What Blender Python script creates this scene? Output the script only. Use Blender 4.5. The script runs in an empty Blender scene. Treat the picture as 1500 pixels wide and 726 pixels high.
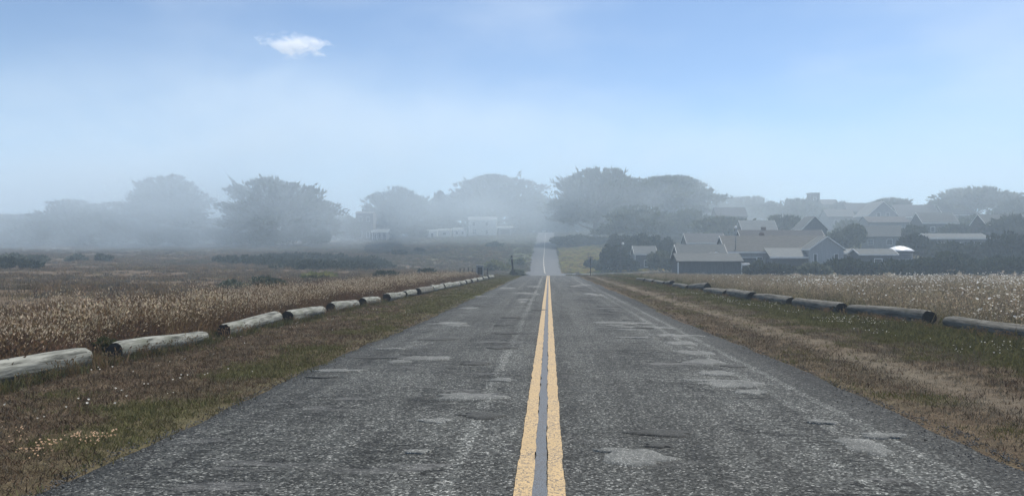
import bpy, math, random
import numpy as np
from mathutils import Vector, Matrix, Euler

R = math.radians
scene = bpy.context.scene
COL = scene.collection

# ------------------------------------------------------------------ camera
YAW = R(2.84)
CAM = (0.065, 0.0, 1.6)
FPX = 1083.0
cam_d = bpy.data.cameras.new('camera'); cam = bpy.data.objects.new('camera', cam_d); COL.objects.link(cam)
cam_d.sensor_width = 36.0; cam_d.lens = FPX / 1500 * 36.0
cam_d.clip_start = 0.1; cam_d.clip_end = 6000
cam.location = CAM; cam.rotation_euler = (R(90), 0, YAW)
scene.camera = cam

# ------------------------------------------------------------------ sky and sun
SUN_AZ, SUN_EL = R(34), R(57)          # azimuth clockwise from the road direction (+Y)
world = bpy.data.worlds.new('World'); scene.world = world; world.use_nodes = True
wn = world.node_tree; wn.nodes.clear()
w_out = wn.nodes.new('ShaderNodeOutputWorld'); w_bg = wn.nodes.new('ShaderNodeBackground')
w_sky = wn.nodes.new('ShaderNodeTexSky'); w_sky.sky_type = 'NISHITA'; w_sky.sun_disc = False
w_sky.sun_elevation = SUN_EL; w_sky.sun_rotation = SUN_AZ
w_sky.air_density = 1.0; w_sky.dust_density = 0.0; w_sky.ozone_density = 2.2; w_sky.altitude = 1200
w_bg.inputs['Strength'].default_value = 0.108
# thin high cloud sheets drifting over the blue
SKYX, SKYZ = 4.4, 0.2
w_tc = wn.nodes.new('ShaderNodeTexCoord'); w_map = wn.nodes.new('ShaderNodeMapping')
w_map.inputs['Scale'].default_value = (1.6, 1.6, 4.2); w_map.inputs['Location'].default_value = (SKYX, 0.0, SKYZ)
w_no = wn.nodes.new('ShaderNodeTexNoise'); w_no.inputs['Scale'].default_value = 2.0; w_no.inputs['Detail'].default_value = 5; w_no.inputs['Roughness'].default_value = 0.5
w_r1 = wn.nodes.new('ShaderNodeMapRange'); w_r1.interpolation_type = 'SMOOTHSTEP'
w_r1.inputs['From Min'].default_value = 0.36; w_r1.inputs['From Max'].default_value = 0.84; w_r1.inputs['To Max'].default_value = 0.42
w_mix = wn.nodes.new('ShaderNodeMixRGB'); w_mix.inputs['Color2'].default_value = (6.2, 7.0, 8.0, 1)
L = wn.links.new
L(w_tc.outputs['Generated'], w_map.inputs['Vector']); L(w_map.outputs['Vector'], w_no.inputs['Vector'])
L(w_no.outputs['Fac'], w_r1.inputs['Value']); L(w_r1.outputs['Result'], w_mix.inputs['Fac'])
L(w_sky.outputs['Color'], w_mix.inputs['Color1'])
# pale blue sea haze all round the horizon
w_sx = wn.nodes.new('ShaderNodeSeparateXYZ'); L(w_tc.outputs['Generated'], w_sx.inputs['Vector'])
w_r2 = wn.nodes.new('ShaderNodeMapRange'); w_r2.interpolation_type = 'SMOOTHSTEP'; L(w_sx.outputs['Z'], w_r2.inputs['Value'])
w_r2.inputs['From Min'].default_value = 0.0; w_r2.inputs['From Max'].default_value = 0.24; w_r2.inputs['To Min'].default_value = 0.75; w_r2.inputs['To Max'].default_value = 0.0
w_m2 = wn.nodes.new('ShaderNodeMixRGB'); w_m2.inputs['Color2'].default_value = (3.6, 5.3, 7.2, 1)
L(w_r2.outputs['Result'], w_m2.inputs['Fac']); L(w_mix.outputs['Color'], w_m2.inputs['Color1']); L(w_m2.outputs['Color'], w_bg.inputs['Color'])
L(w_bg.outputs['Background'], w_out.inputs['Surface'])

sun_d = bpy.data.lights.new('sun', 'SUN'); sun = bpy.data.objects.new('sun', sun_d); COL.objects.link(sun)
sun_d.energy = 5.0; sun_d.angle = R(0.6); sun_d.color = (1.0, 0.94, 0.85)
to_sun = Vector((math.cos(SUN_EL) * math.sin(SUN_AZ), math.cos(SUN_EL) * math.cos(SUN_AZ), math.sin(SUN_EL)))
sun.rotation_euler = (-to_sun).to_track_quat('-Z', 'Y').to_euler(); sun.location = (60, 60, 80)

vs = scene.view_settings
vs.view_transform = 'Standard'; vs.look = 'None'; vs.exposure = 0.35; vs.gamma = 1.0; vs.use_curve_mapping = False
cy = scene.cycles
cy.max_bounces = 6; cy.diffuse_bounces = 2; cy.glossy_bounces = 2; cy.transmission_bounces = 4
cy.use_denoising = True; cy.use_adaptive_sampling = False; cy.volume_bounces = 3; cy.transparent_max_bounces = 6; cy.volume_step_rate = 2.0

# ------------------------------------------------------------------ helpers: objects
def tag(o, label=None, cat=None, group=None, kind=None):
    if label: o['label'] = label
    if cat: o['category'] = cat
    if group: o['group'] = group
    if kind: o['kind'] = kind
    return o

def empty(name, loc, rz=0.0):
    o = bpy.data.objects.new(name, None); COL.objects.link(o)
    o.location = loc; o.rotation_euler = (0, 0, rz); o.empty_display_size = 0.3
    return o

def np_mesh(name, V, F, mats, mi=None, smooth=False):
    V = np.asarray(V, np.float32); F = np.asarray(F, np.int32); k = F.shape[1]; m = len(F)
    me = bpy.data.meshes.new(name)
    me.vertices.add(len(V)); me.vertices.foreach_set('co', V.ravel())
    me.loops.add(m * k); me.loops.foreach_set('vertex_index', F.ravel())
    me.polygons.add(m); me.polygons.foreach_set('loop_start', np.arange(0, m * k, k, dtype=np.int32))
    for x in (mats if isinstance(mats, (list, tuple)) else [mats]): me.materials.append(x)
    if mi is not None: me.polygons.foreach_set('material_index', np.asarray(mi, np.int32))
    if smooth: me.polygons.foreach_set('use_smooth', np.ones(m, bool))
    me.update(calc_edges=True); me.validate()
    return me

def link(name, me, parent=None, loc=None):
    o = bpy.data.objects.new(name, me); COL.objects.link(o)
    if parent: o.parent = parent
    if loc is not None: o.location = loc
    return o

class MB:
    """collects boxes, tubes and polygons into ONE mesh object"""
    def __init__(s): s.V = []; s.F = []; s.S = []
    def poly(s, pts, smooth=False):
        n = len(s.V); s.V += [tuple(p) for p in pts]; s.F.append(tuple(range(n, n + len(pts)))); s.S.append(smooth)
    def box(s, x0, x1, y0, y1, z0, z1):
        n = len(s.V)
        s.V += [(x0,y0,z0),(x1,y0,z0),(x1,y1,z0),(x0,y1,z0),(x0,y0,z1),(x1,y0,z1),(x1,y1,z1),(x0,y1,z1)]
        for f in ((0,3,2,1),(4,5,6,7),(0,1,5,4),(1,2,6,5),(2,3,7,6),(3,0,4,7)):
            s.F.append(tuple(n + i for i in f)); s.S.append(False)
    def prism(s, prof, axis, a0, a1):
        """prof: closed 2-D outline; axis 'x': prof is (y,z); axis 'y': prof is (x,z); axis 'z': (x,y)"""
        n = len(s.V); k = len(prof)
        for a in (a0, a1):
            for p, q in prof:
                s.V.append((a, p, q) if axis == 'x' else (p, a, q) if axis == 'y' else (p, q, a))
        s.F.append(tuple(range(n, n + k))); s.F.append(tuple(range(n + 2*k - 1, n + k - 1, -1))); s.S += [False, False]
        for i in range(k):
            j = (i + 1) % k
            s.F.append((n + i, n + k + i, n + k + j, n + j)); s.S.append(False)
    def tube(s, pts, rads, seg=8, caps=True):
        pts = [Vector(p) for p in pts]; n0 = len(s.V)
        for i, p in enumerate(pts):
            d = (pts[min(i+1, len(pts)-1)] - pts[max(i-1, 0)]).normalized()
            u = d.cross(Vector((0.31, 0.17, 0.93)) if abs(d.z) < 0.8 else Vector((1, 0.1, 0))).normalized(); v = d.cross(u)
            for k in range(seg):
                a = 2 * math.pi * k / seg
                s.V.append(tuple(p + (u * math.cos(a) + v * math.sin(a)) * rads[i]))
        for i in range(len(pts) - 1):
            for k in range(seg):
                a = n0 + i * seg + k; b = n0 + i * seg + (k + 1) % seg
                s.F.append((a, b, b + seg, a + seg)); s.S.append(True)
        if caps:
            s.F.append(tuple(n0 + k for k in range(seg - 1, -1, -1))); s.S.append(False)
            e = n0 + (len(pts) - 1) * seg; s.F.append(tuple(e + k for k in range(seg))); s.S.append(False)
    def mesh(s, name, m):
        me = bpy.data.meshes.new(name); me.from_pydata(s.V, [], s.F)
        for x in (m if isinstance(m, (list, tuple)) else [m]): me.materials.append(x)
        me.polygons.foreach_set('use_smooth', s.S); me.update()
        return me
    def build(s, name, m, parent=None, loc=None):
        return link(name, s.mesh(name, m), parent, loc)

# ------------------------------------------------------------------ helpers: materials
def nm(name):
    m = bpy.data.materials.new(name); m.use_nodes = True; nt = m.node_tree; nt.nodes.clear()
    return m, nt, nt.nodes.new, nt.links.new

def ramp_node(nt, stops):
    r = nt.nodes.new('ShaderNodeValToRGB'); e = r.color_ramp.elements
    while len(e) < len(stops): e.new(0.5)
    for x, (p, c) in zip(e, stops): x.position = p; x.color = (*c, 1)
    return r

def noise_node(nt, vec, scale, detail=5, rough=0.6, dist=0.0):
    n = nt.nodes.new('ShaderNodeTexNoise'); n.inputs['Scale'].default_value = scale; n.inputs['Detail'].default_value = detail
    n.inputs['Roughness'].default_value = rough; n.inputs['Distortion'].default_value = dist
    if vec is not None: nt.links.new(vec, n.inputs['Vector'])
    return n

def mixc(nt, fac, a, b, mode='MIX'):
    x = nt.nodes.new('ShaderNodeMixRGB'); x.blend_type = mode
    for v, s in ((fac, 'Fac'), (a, 'Color1'), (b, 'Color2')):
        if isinstance(v, (int, float)): x.inputs[s].default_value = v
        elif isinstance(v, tuple): x.inputs[s].default_value = (*v, 1)
        else: nt.links.new(v, x.inputs[s])
    return x.outputs['Color']

def mth(nt, op, a, b=None, clamp=False):
    x = nt.nodes.new('ShaderNodeMath'); x.operation = op; x.use_clamp = clamp
    for i, v in enumerate((a, b)):
        if v is None: continue
        if isinstance(v, (int, float)): x.inputs[i].default_value = v
        else: nt.links.new(v, x.inputs[i])
    return x.outputs[0]

def step(nt, v, lo, hi, t0=0.0, t1=1.0):
    x = nt.nodes.new('ShaderNodeMapRange'); x.interpolation_type = 'SMOOTHSTEP'
    nt.links.new(v, x.inputs['Value'])
    for s, q in (('From Min', lo), ('From Max', hi), ('To Min', t0), ('To Max', t1)): x.inputs[s].default_value = q
    return x.outputs['Result']

def pmat(name, stops, scale=1.0, detail=5, rough=0.9, stretch=(1,1,1), bump=0.0, bscale=None, transl=0.0, rnd=0.0, metal=0.0, spec=0.3, emit=None):
    m, nt, N, L = nm(name)
    tc = N('ShaderNodeTexCoord'); mp = N('ShaderNodeMapping'); mp.inputs['Scale'].default_value = stretch
    L(tc.outputs['Object'], mp.inputs['Vector'])
    no = noise_node(nt, mp.outputs['Vector'], scale, detail); rp = ramp_node(nt, stops); L(no.outputs['Fac'], rp.inputs['Fac'])
    c = rp.outputs['Color']
    if rnd:
        oi = N('ShaderNodeObjectInfo'); hs = N('ShaderNodeHueSaturation')
        v = N('ShaderNodeMapRange'); v.inputs['To Min'].default_value = 1 - rnd; v.inputs['To Max'].default_value = 1 + rnd
        L(oi.outputs['Random'], v.inputs['Value']); L(v.outputs['Result'], hs.inputs['Value'])
        h = N('ShaderNodeMapRange'); h.inputs['To Min'].default_value = 0.5 - rnd * 0.05; h.inputs['To Max'].default_value = 0.5 + rnd * 0.05
        q = mth(nt, 'FRACT', mth(nt, 'MULTIPLY', oi.outputs['Random'], 7.31)); L(q, h.inputs['Value']); L(h.outputs['Result'], hs.inputs['Hue'])
        L(c, hs.inputs['Color']); c = hs.outputs['Color']
    b = N('ShaderNodeBsdfPrincipled'); L(c, b.inputs['Base Color']); b.inputs['Roughness'].default_value = rough
    b.inputs['Metallic'].default_value = metal; b.inputs['Specular IOR Level'].default_value = spec
    if bump:
        bn = noise_node(nt, mp.outputs['Vector'], bscale or scale * 3, 6); bp = N('ShaderNodeBump'); bp.inputs['Strength'].default_value = bump
        bp.inputs['Distance'].default_value = 0.05; L(bn.outputs['Fac'], bp.inputs['Height']); L(bp.outputs['Normal'], b.inputs['Normal'])
    s = b.outputs['BSDF']
    if transl:
        t = N('ShaderNodeBsdfTranslucent'); L(c, t.inputs['Color']); x = N('ShaderNodeMixShader'); x.inputs['Fac'].default_value = transl
        L(s, x.inputs[1]); L(t.outputs['BSDF'], x.inputs[2]); s = x.outputs['Shader']
    o = N('ShaderNodeOutputMaterial'); L(s, o.inputs['Surface'])
    return m

def two(a, b, lo=0.35, hi=0.65): return [(lo, a), (hi, b)]

# ------------------------------------------------------------------ helpers: noise, terrain, placing
def vnoise(x, y, seed=0):
    x = np.asarray(x, float); y = np.asarray(y, float)
    xi = np.floor(x).astype(np.int64); yi = np.floor(y).astype(np.int64); fx = x - xi; fy = y - yi
    fx = fx * fx * (3 - 2 * fx); fy = fy * fy * (3 - 2 * fy)
    def h(a, b):
        n = (a * 374761393 + b * 668265263 + seed * 974634777) & 0x7fffffff
        n = ((n ^ (n >> 13)) * 1274126177) & 0x7fffffff
        return ((n ^ (n >> 16)) & 0xffff) / 65535.0
    return (h(xi, yi) * (1-fx) + h(xi+1, yi) * fx) * (1-fy) + (h(xi, yi+1) * (1-fx) + h(xi+1, yi+1) * fx) * fy

def fbm(x, y, seed=0, o=3):
    s = 0; a = 0.5; t = 0
    for i in range(o):
        s = s + a * vnoise(x * 2**i, y * 2**i, seed + i); t += a; a *= 0.5
    return s / t

YK = [-80, 0, 40, 70, 100, 115, 130, 150, 165, 190, 218, 250, 270, 300, 330, 360, 420, 600, 1700]
_road = [1.7,0,-.85,-1.48,-2.1,-2.9,-3.7,-3.95,-3.7,-1.9,.2,2.8,4.4,6.6,8.6,9.0,8.6,7,0]
TAB = [
 (-900, [1,0,-.7,-1,-1.15,-1.1,-1,-.7,-.3,.6,1.6,3,3.3,3.4,3.4,3.3,3,3,0]),
 (-160, [1,0,-.7,-1,-1.15,-1.1,-1,-.7,-.3,.6,1.6,3,3.3,3.4,3.4,3.3,3,3,0]),
 (-90,  [1.3,0,-.7,-1.0,-1.15,-1.15,-1.1,-.9,-.5,.4,1.5,3.0,3.9,4.7,5,5,5,5,0]),
 (-45,  [1.5,0,-.75,-1.1,-1.3,-1.5,-1.6,-1.4,-1.0,.0,1.4,3.4,4.6,6.2,7.2,7.5,7.5,6,0]),
 (-14,  [1.7,0,-.85,-1.45,-1.95,-2.5,-3.0,-3.2,-3.0,-1.3,.6,3.1,4.6,6.7,8.5,9,8.6,7,0]),
 (-6, _road), (6, _road),
 (14,  [1.7,0,-.83,-1.42,-2.0,-2.7,-3.3,-3.6,-3.4,-1.5,1.2,3.8,5.2,7,8.8,9.2,8.6,7,0]),
 (30,  [1.5,0.0,-.75,-1.5,-2.45,-2.95,-3.1,-3.2,-2.8,-.6,2.2,5,6.5,8.3,9.6,10,9.5,8,0]),
 (60,  [1.3,.05,-.75,-1.5,-2.45,-2.75,-2.2,-1.2,-.2,2.4,5.2,8.2,9.6,11,11.6,12,11,9,0]),
 (110, [1.2,.1,-.75,-1.5,-2.45,-2.75,-2.0,-1.0,.2,3.2,6.2,9.4,10.8,12,12.5,12.5,12,10,0]),
 (900, [1.2,.1,-.75,-1.5,-2.45,-2.75,-2.0,-1.0,.2,3.2,6.2,9.4,10.8,12,12.5,12.5,12,10,0])]
_gx = np.arange(-900, 901, 2.0); _gy = np.arange(-80, 1701, 2.0)
_cols = np.array([np.interp(_gy, YK, c) for _, c in TAB])
_xk = np.array([c for c, _ in TAB], float)
GRID = np.array([np.interp(_gx, _xk, _cols[:, j]) for j in range(len(_gy))])
for _ in range(5):
    p = np.pad(GRID, 2, mode='edge'); GRID = sum(p[2+d:p.shape[0]-2+d, 2:-2] for d in (-2,-1,0,1,2)) / 5
for _ in range(2):
    p = np.pad(GRID, 1, mode='edge'); GRID = sum(p[1:-1, 1+d:p.shape[1]-1+d] for d in (-1,0,1)) / 3

def H(x, y):
    x = np.clip(np.asarray(x, float), -899, 897); y = np.clip(np.asarray(y, float), -79, 1697)
    u = (x + 900) / 2; v = (y + 80) / 2; i = u.astype(int); j = v.astype(int); a = u - i; b = v - j
    return (GRID[j, i]*(1-a) + GRID[j, i+1]*a)*(1-b) + (GRID[j+1, i]*(1-a) + GRID[j+1, i+1]*a)*b

def ss(t, a, b):
    t = np.clip((np.asarray(t, float) - a) / (b - a), 0, 1); return t * t * (3 - 2 * t)

def road_c(y): return -1.25 * ss(y, 105, 200)
HL, HR = 3.46, 3.86
def off_road(x, y):
    """signed metres outside the road edge (negative on the road)"""
    d = np.asarray(x, float) - road_c(y)
    return np.maximum(d - HR, -HL - d)

def G(x, y):
    x = np.asarray(x, float); y = np.asarray(y, float); d = off_road(x, y)
    rel = (fbm(x / 1.7, y / 1.7, 3) - 0.5) * 0.10 + (fbm(x / 9, y / 9, 5) - 0.5) * 0.5 * ss(d, 4, 20) + (fbm(x / 0.35, y / 0.35, 8, 2) - 0.5) * 0.035
    cross = ss(x, 3, 8) * ss(-np.abs(y - 151), -6, -3)
    return H(x, y) + rel * ss(d, 0.0, 1.2) * (1 - cross) - 0.09 * ss(-d, 0.0, 0.3) - 0.03 * cross

def at(px, Z, dz=0.0):
    """point on the ground in image column px of the photograph at depth Z from the camera"""
    r = (px - 750) / FPX * Z; c, s = math.cos(YAW), math.sin(YAW)
    x = CAM[0] + r * c - Z * s; y = Z * c + r * s
    return Vector((x, y, float(G(x, y)) + dz))

def ray(px, py):
    """where the line of sight through a pixel of the photograph meets the ground"""
    Z = 2.0
    while Z < 500:
        p = at(px, Z)
        if CAM[2] - (py - 363) / FPX * Z <= p.z: return p
        Z *= 1.004
    return p

def col_y(px, x):
    """distance along the road at which lateral position x shows in image column px"""
    a = math.atan((px - 750) / FPX) - YAW
    return (x - CAM[0]) / math.tan(a)

def to_px(x, y):
    c, s = math.cos(YAW), math.sin(YAW); dx = np.asarray(x) - CAM[0]; dy = np.asarray(y)
    Z = -dx * s + dy * c; r = dx * c + dy * s
    return 750 + FPX * r / np.maximum(Z, 0.1), Z

# ------------------------------------------------------------------ materials
# ground
def ground_mat():
    m, nt, N, L = nm('ground_soil_and_turf')
    geo = N('ShaderNodeNewGeometry'); P = geo.outputs['Position']
    n1 = noise_node(nt, P, 0.35, 8, 0.65); n2 = noise_node(nt, P, 5.0, 8, 0.7); n3 = noise_node(nt, P, 38.0, 4, 0.7); n4 = noise_node(nt, P, 0.05, 5, 0.6)
    fine = mth(nt, 'ADD', mth(nt, 'MULTIPLY', n2.outputs['Fac'], 0.55), mth(nt, 'MULTIPLY', n3.outputs['Fac'], 0.45))
    br = ramp_node(nt, [(0.32, (0.035, 0.024, 0.016)), (0.48, (0.085, 0.062, 0.040)), (0.62, (0.15, 0.115, 0.075)), (0.75, (0.24, 0.20, 0.14))]); L(fine, br.inputs['Fac'])
    gr = ramp_node(nt, [(0.32, (0.030, 0.036, 0.016)), (0.5, (0.075, 0.080, 0.035)), (0.66, (0.13, 0.13, 0.06)), (0.78, (0.19, 0.18, 0.10))]); L(fine, gr.inputs['Fac'])
    tn = ramp_node(nt, [(0.3, (0.062, 0.050, 0.036)), (0.5, (0.118, 0.099, 0.072)), (0.7, (0.20, 0.172, 0.13))]); L(fine, tn.inputs['Fac'])
    ag = N('ShaderNodeAttribute'); ag.attribute_name = 'green'; at_ = N('ShaderNodeAttribute'); at_.attribute_name = 'dry'
    g = step(nt, mth(nt, 'ADD', ag.outputs['Fac'], mth(nt, 'SUBTRACT', mth(nt, 'ADD', mth(nt, 'MULTIPLY', n1.outputs['Fac'], 1.0), mth(nt, 'MULTIPLY', n4.outputs['Fac'], 0.8)), 0.9)), 0.3, 0.75)
    t = step(nt, mth(nt, 'ADD', at_.outputs['Fac'], mth(nt, 'SUBTRACT', mth(nt, 'MULTIPLY', n1.outputs['Fac'], 1.2), 0.6)), 0.35, 0.8)
    c = mixc(nt, g, br.outputs['Color'], gr.outputs['Color']); c = mixc(nt, t, c, tn.outputs['Color'])
    b = N('ShaderNodeBsdfPrincipled'); b.inputs['Roughness'].default_value = 0.95; b.inputs['Specular IOR Level'].default_value = 0.1; L(c, b.inputs['Base Color'])
    bp = N('ShaderNodeBump'); bp.inputs['Strength'].default_value = 0.9; bp.inputs['Distance'].default_value = 0.06; L(fine, bp.inputs['Height']); L(bp.outputs['Normal'], b.inputs['Normal'])
    o = N('ShaderNodeOutputMaterial'); L(b.outputs['BSDF'], o.inputs['Surface'])
    return m

def asphalt_mat(name, tint=1.0, patch=False):
    m, nt, N, L = nm(name)
    geo = N('ShaderNodeNewGeometry'); P = geo.outputs['Position']
    sx = N('ShaderNodeSeparateXYZ'); L(P, sx.inputs['Vector'])
    vo = N('ShaderNodeTexVoronoi'); vo.inputs['Scale'].default_value = 62 if not patch else 100; L(P, vo.inputs['Vector'])
    sep = N('ShaderNodeSeparateColor'); L(vo.outputs['Color'], sep.inputs['Color'])
    sp = ramp_node(nt, [(0.0, (0.012,0.013,0.012)), (0.35, (0.040,0.0425,0.040)), (0.72, (0.084,0.089,0.084)), (0.90, (0.155,0.160,0.150)), (1.0, (0.35,0.355,0.335))])
    L(sep.outputs['Red'], sp.inputs['Fac'])
    big = noise_node(nt, P, 0.55, 6, 0.6); mid = noise_node(nt, P, 4.0, 6, 0.65)
    # lengthwise wear: bands that run with the traffic
    mp = N('ShaderNodeMapping'); mp.inputs['Scale'].default_value = (1.5, 0.02, 1.0); L(P, mp.inputs['Vector'])
    band = noise_node(nt, mp.outputs['Vector'], 1.6, 5, 0.6)
    tone = mth(nt, 'ADD', mth(nt, 'MULTIPLY', big.outputs['Fac'], 0.8), mth(nt, 'ADD', mth(nt, 'MULTIPLY', band.outputs['Fac'], 1.0), mth(nt, 'MULTIPLY', mid.outputs['Fac'], 0.5)))
    k = step(nt, tone, 0.75, 1.55, 0.5, 1.62)
    c = sp.outputs['Color']
    vm = N('ShaderNodeVectorMath'); vm.operation = 'SCALE'; L(c, vm.inputs[0])
    sc = mth(nt, 'MULTIPLY', k, tint)
    if not patch:
        ax = mth(nt, 'ABSOLUTE', sx.outputs['X'])
        jit = mth(nt, 'MULTIPLY', mth(nt, 'SUBTRACT', mid.outputs['Fac'], 0.5), 0.5)
        # pale rubbed seams along the lane, dark gravelly margins
        def stripe(x0, w, gain):
            dd = mth(nt, 'ABSOLUTE', mth(nt, 'SUBTRACT', mth(nt, 'ADD', sx.outputs['X'], mth(nt, 'MULTIPLY', jit, 0.3)), x0))
            return step(nt, dd, w * 0.35, w, gain, 0.0)
        add = mth(nt, 'ADD', stripe(-0.66, 0.11, 0.8), mth(nt, 'ADD', stripe(2.75, 0.09, 0.75), mth(nt, 'ADD', stripe(3.15, 0.08, 0.6), stripe(2.35, 0.06, 0.25))))
        edge = step(nt, mth(nt, 'ADD', ax, jit), 2.95, 3.5, 0.0, 0.5)
        sc = mth(nt, 'MULTIPLY', sc, mth(nt, 'SUBTRACT', mth(nt, 'ADD', 1.0, add), edge))
    L(sc, vm.inputs['Scale']); c = vm.outputs['Vector']
    # thin transverse cracks in the wheel paths
    mp2 = N('ShaderNodeMapping'); mp2.inputs['Scale'].default_value = (0.9, 3.4, 1.0); L(P, mp2.inputs['Vector'])
    ck = noise_node(nt, mp2.outputs['Vector'], 1.7, 6, 0.66, 0.9)
    line = step(nt, mth(nt, 'ABSOLUTE', mth(nt, 'SUBTRACT', ck.outputs['Fac'], 0.5)), 0.004, 0.024, 1.0, 0.0)
    def lane(x0, w): return step(nt, mth(nt, 'ABSOLUTE', mth(nt, 'SUBTRACT', sx.outputs['X'], x0)), w * 0.4, w, 1.0, 0.0)
    paths = mth(nt, 'MAXIMUM', mth(nt, 'MAXIMUM', lane(-0.95, 0.7), lane(1.95, 0.95)), mth(nt, 'MULTIPLY', lane(-2.5, 0.8), 0.7))
    cm = noise_node(nt, P, 0.45, 3, 0.5); cmask = mth(nt, 'MULTIPLY', step(nt, cm.outputs['Fac'], 0.42, 0.56), mth(nt, 'ADD', mth(nt, 'MULTIPLY', paths, 0.85), 0.12))
    crack = mth(nt, 'MULTIPLY', line, cmask)
    c = mixc(nt, mth(nt, 'MULTIPLY', crack, 0.8), c, (0.012, 0.012, 0.013))
    # connected block cracks
    wv_ = N('ShaderNodeVectorMath'); wv_.operation = 'MULTIPLY_ADD'; L(mid.outputs['Color'], wv_.inputs[0]); wv_.inputs[1].default_value = (0.35, 0.35, 0.35); L(P, wv_.inputs[2])
    mp3 = N('ShaderNodeMapping'); mp3.inputs['Scale'].default_value = (1.0, 1.9, 1.0); L(wv_.outputs['Vector'], mp3.inputs['Vector'])
    vb = N('ShaderNodeTexVoronoi'); vb.feature = 'DISTANCE_TO_EDGE'; vb.inputs['Scale'].default_value = 1.0; L(mp3.outputs['Vector'], vb.inputs['Vector'])
    blk = mth(nt, 'MULTIPLY', step(nt, vb.outputs['Distance'], 0.004, 0.022, 1.0, 0.0), step(nt, big.outputs['Fac'], 0.42, 0.58))
    c = mixc(nt, mth(nt, 'MULTIPLY', blk, 0.7), c, (0.012, 0.012, 0.012))
    # smoother bitumen slicks where the stones are worn under
    sl = noise_node(nt, mp2.outputs['Vector'], 0.7, 4, 0.55, 0.4); slm = mth(nt, 'MULTIPLY', step(nt, sl.outputs['Fac'], 0.60, 0.63), step(nt, cm.outputs['Fac'], 0.44, 0.55))
    c = mixc(nt, mth(nt, 'MULTIPLY', mth(nt, 'MULTIPLY', slm, mth(nt, 'ADD', mth(nt, 'MULTIPLY', paths, 0.8), 0.2)), 0.6), c, (0.13, 0.131, 0.129))
    if patch: c = mixc(nt, 0.42, c, (0.115 * tint, 0.119 * tint, 0.115 * tint))
    if not patch:   # paler colour from the crossing onwards
        far = step(nt, sx.outputs['Y'], 128, 134); c = mixc(nt, mth(nt, 'MULTIPLY', far, 0.6), c, (0.11, 0.114, 0.12))
    b = N('ShaderNodeBsdfPrincipled'); L(c, b.inputs['Base Color']); b.inputs['Specular IOR Level'].default_value = 0.16
    b.inputs['Roughness'].default_value = 0.82
    hgt = mth(nt, 'SUBTRACT', mth(nt, 'ADD', mth(nt, 'MULTIPLY', vo.outputs['Distance'], -1.0), mth(nt, 'MULTIPLY', sep.outputs['Green'], 0.5)), mth(nt, 'MULTIPLY', crack, 2.0))
    bp = N('ShaderNodeBump'); bp.inputs['Strength'].default_value = 0.45 if patch else 0.9; bp.inputs['Distance'].default_value = 0.008; L(hgt, bp.inputs['Height']); L(bp.outputs['Normal'], b.inputs['Normal'])
    o = N('ShaderNodeOutputMaterial'); L(b.outputs['BSDF'], o.inputs['Surface'])
    return m

def paint_mat(name, col, worn=0.5):
    m, nt, N, L = nm(name)
    geo = N('ShaderNodeNewGeometry'); P = geo.outputs['Position']
    mp = N('ShaderNodeMapping'); mp.inputs['Scale'].default_value = (1.0, 1.6, 1.0); L(P, mp.inputs['Vector'])
    n1 = noise_node(nt, mp.outputs['Vector'], 34, 5, 0.7); n2 = noise_node(nt, P, 1.3, 4, 0.6)
    vo = N('ShaderNodeTexVoronoi'); vo.inputs['Scale'].default_value = 75; L(P, vo.inputs['Vector'])
    f = mth(nt, 'ADD', n1.outputs['Fac'], mth(nt, 'MULTIPLY', mth(nt, 'SUBTRACT', n2.outputs['Fac'], 0.5), 0.4))
    vs_ = N('ShaderNodeSeparateColor'); L(vo.outputs['Color'], vs_.inputs['Color'])
    chip = step(nt, mth(nt, 'ADD', vs_.outputs['Red'], mth(nt, 'MULTIPLY', mth(nt, 'SUBTRACT', n2.outputs['Fac'], 0.5), 0.9)), 0.72, 0.84)
    w = mth(nt, 'MAXIMUM', step(nt, f, 0.60 - 0.1 * worn, 0.68 - 0.06 * worn), chip)
    sh = step(nt, n2.outputs['Fac'], 0.35, 0.7)
    c0 = mixc(nt, sh, tuple(x * 0.86 for x in col), tuple(min(x * 1.08, 0.9) for x in col))
    c = mixc(nt, mth(nt, 'MULTIPLY', w, 0.75), c0, (0.06, 0.06, 0.062))
    b = N('ShaderNodeBsdfPrincipled'); L(c, b.inputs['Base Color']); b.inputs['Roughness'].default_value = 0.75
    bp = N('ShaderNodeBump'); bp.inputs['Strength'].default_value = 0.6; bp.inputs['Distance'].default_value = 0.006; L(mth(nt, 'MULTIPLY', vo.outputs['Distance'], -1.0), bp.inputs['Height']); L(bp.outputs['Normal'], b.inputs['Normal'])
    o = N('ShaderNodeOutputMaterial'); L(b.outputs['BSDF'], o.inputs['Surface'])
    return m

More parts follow.
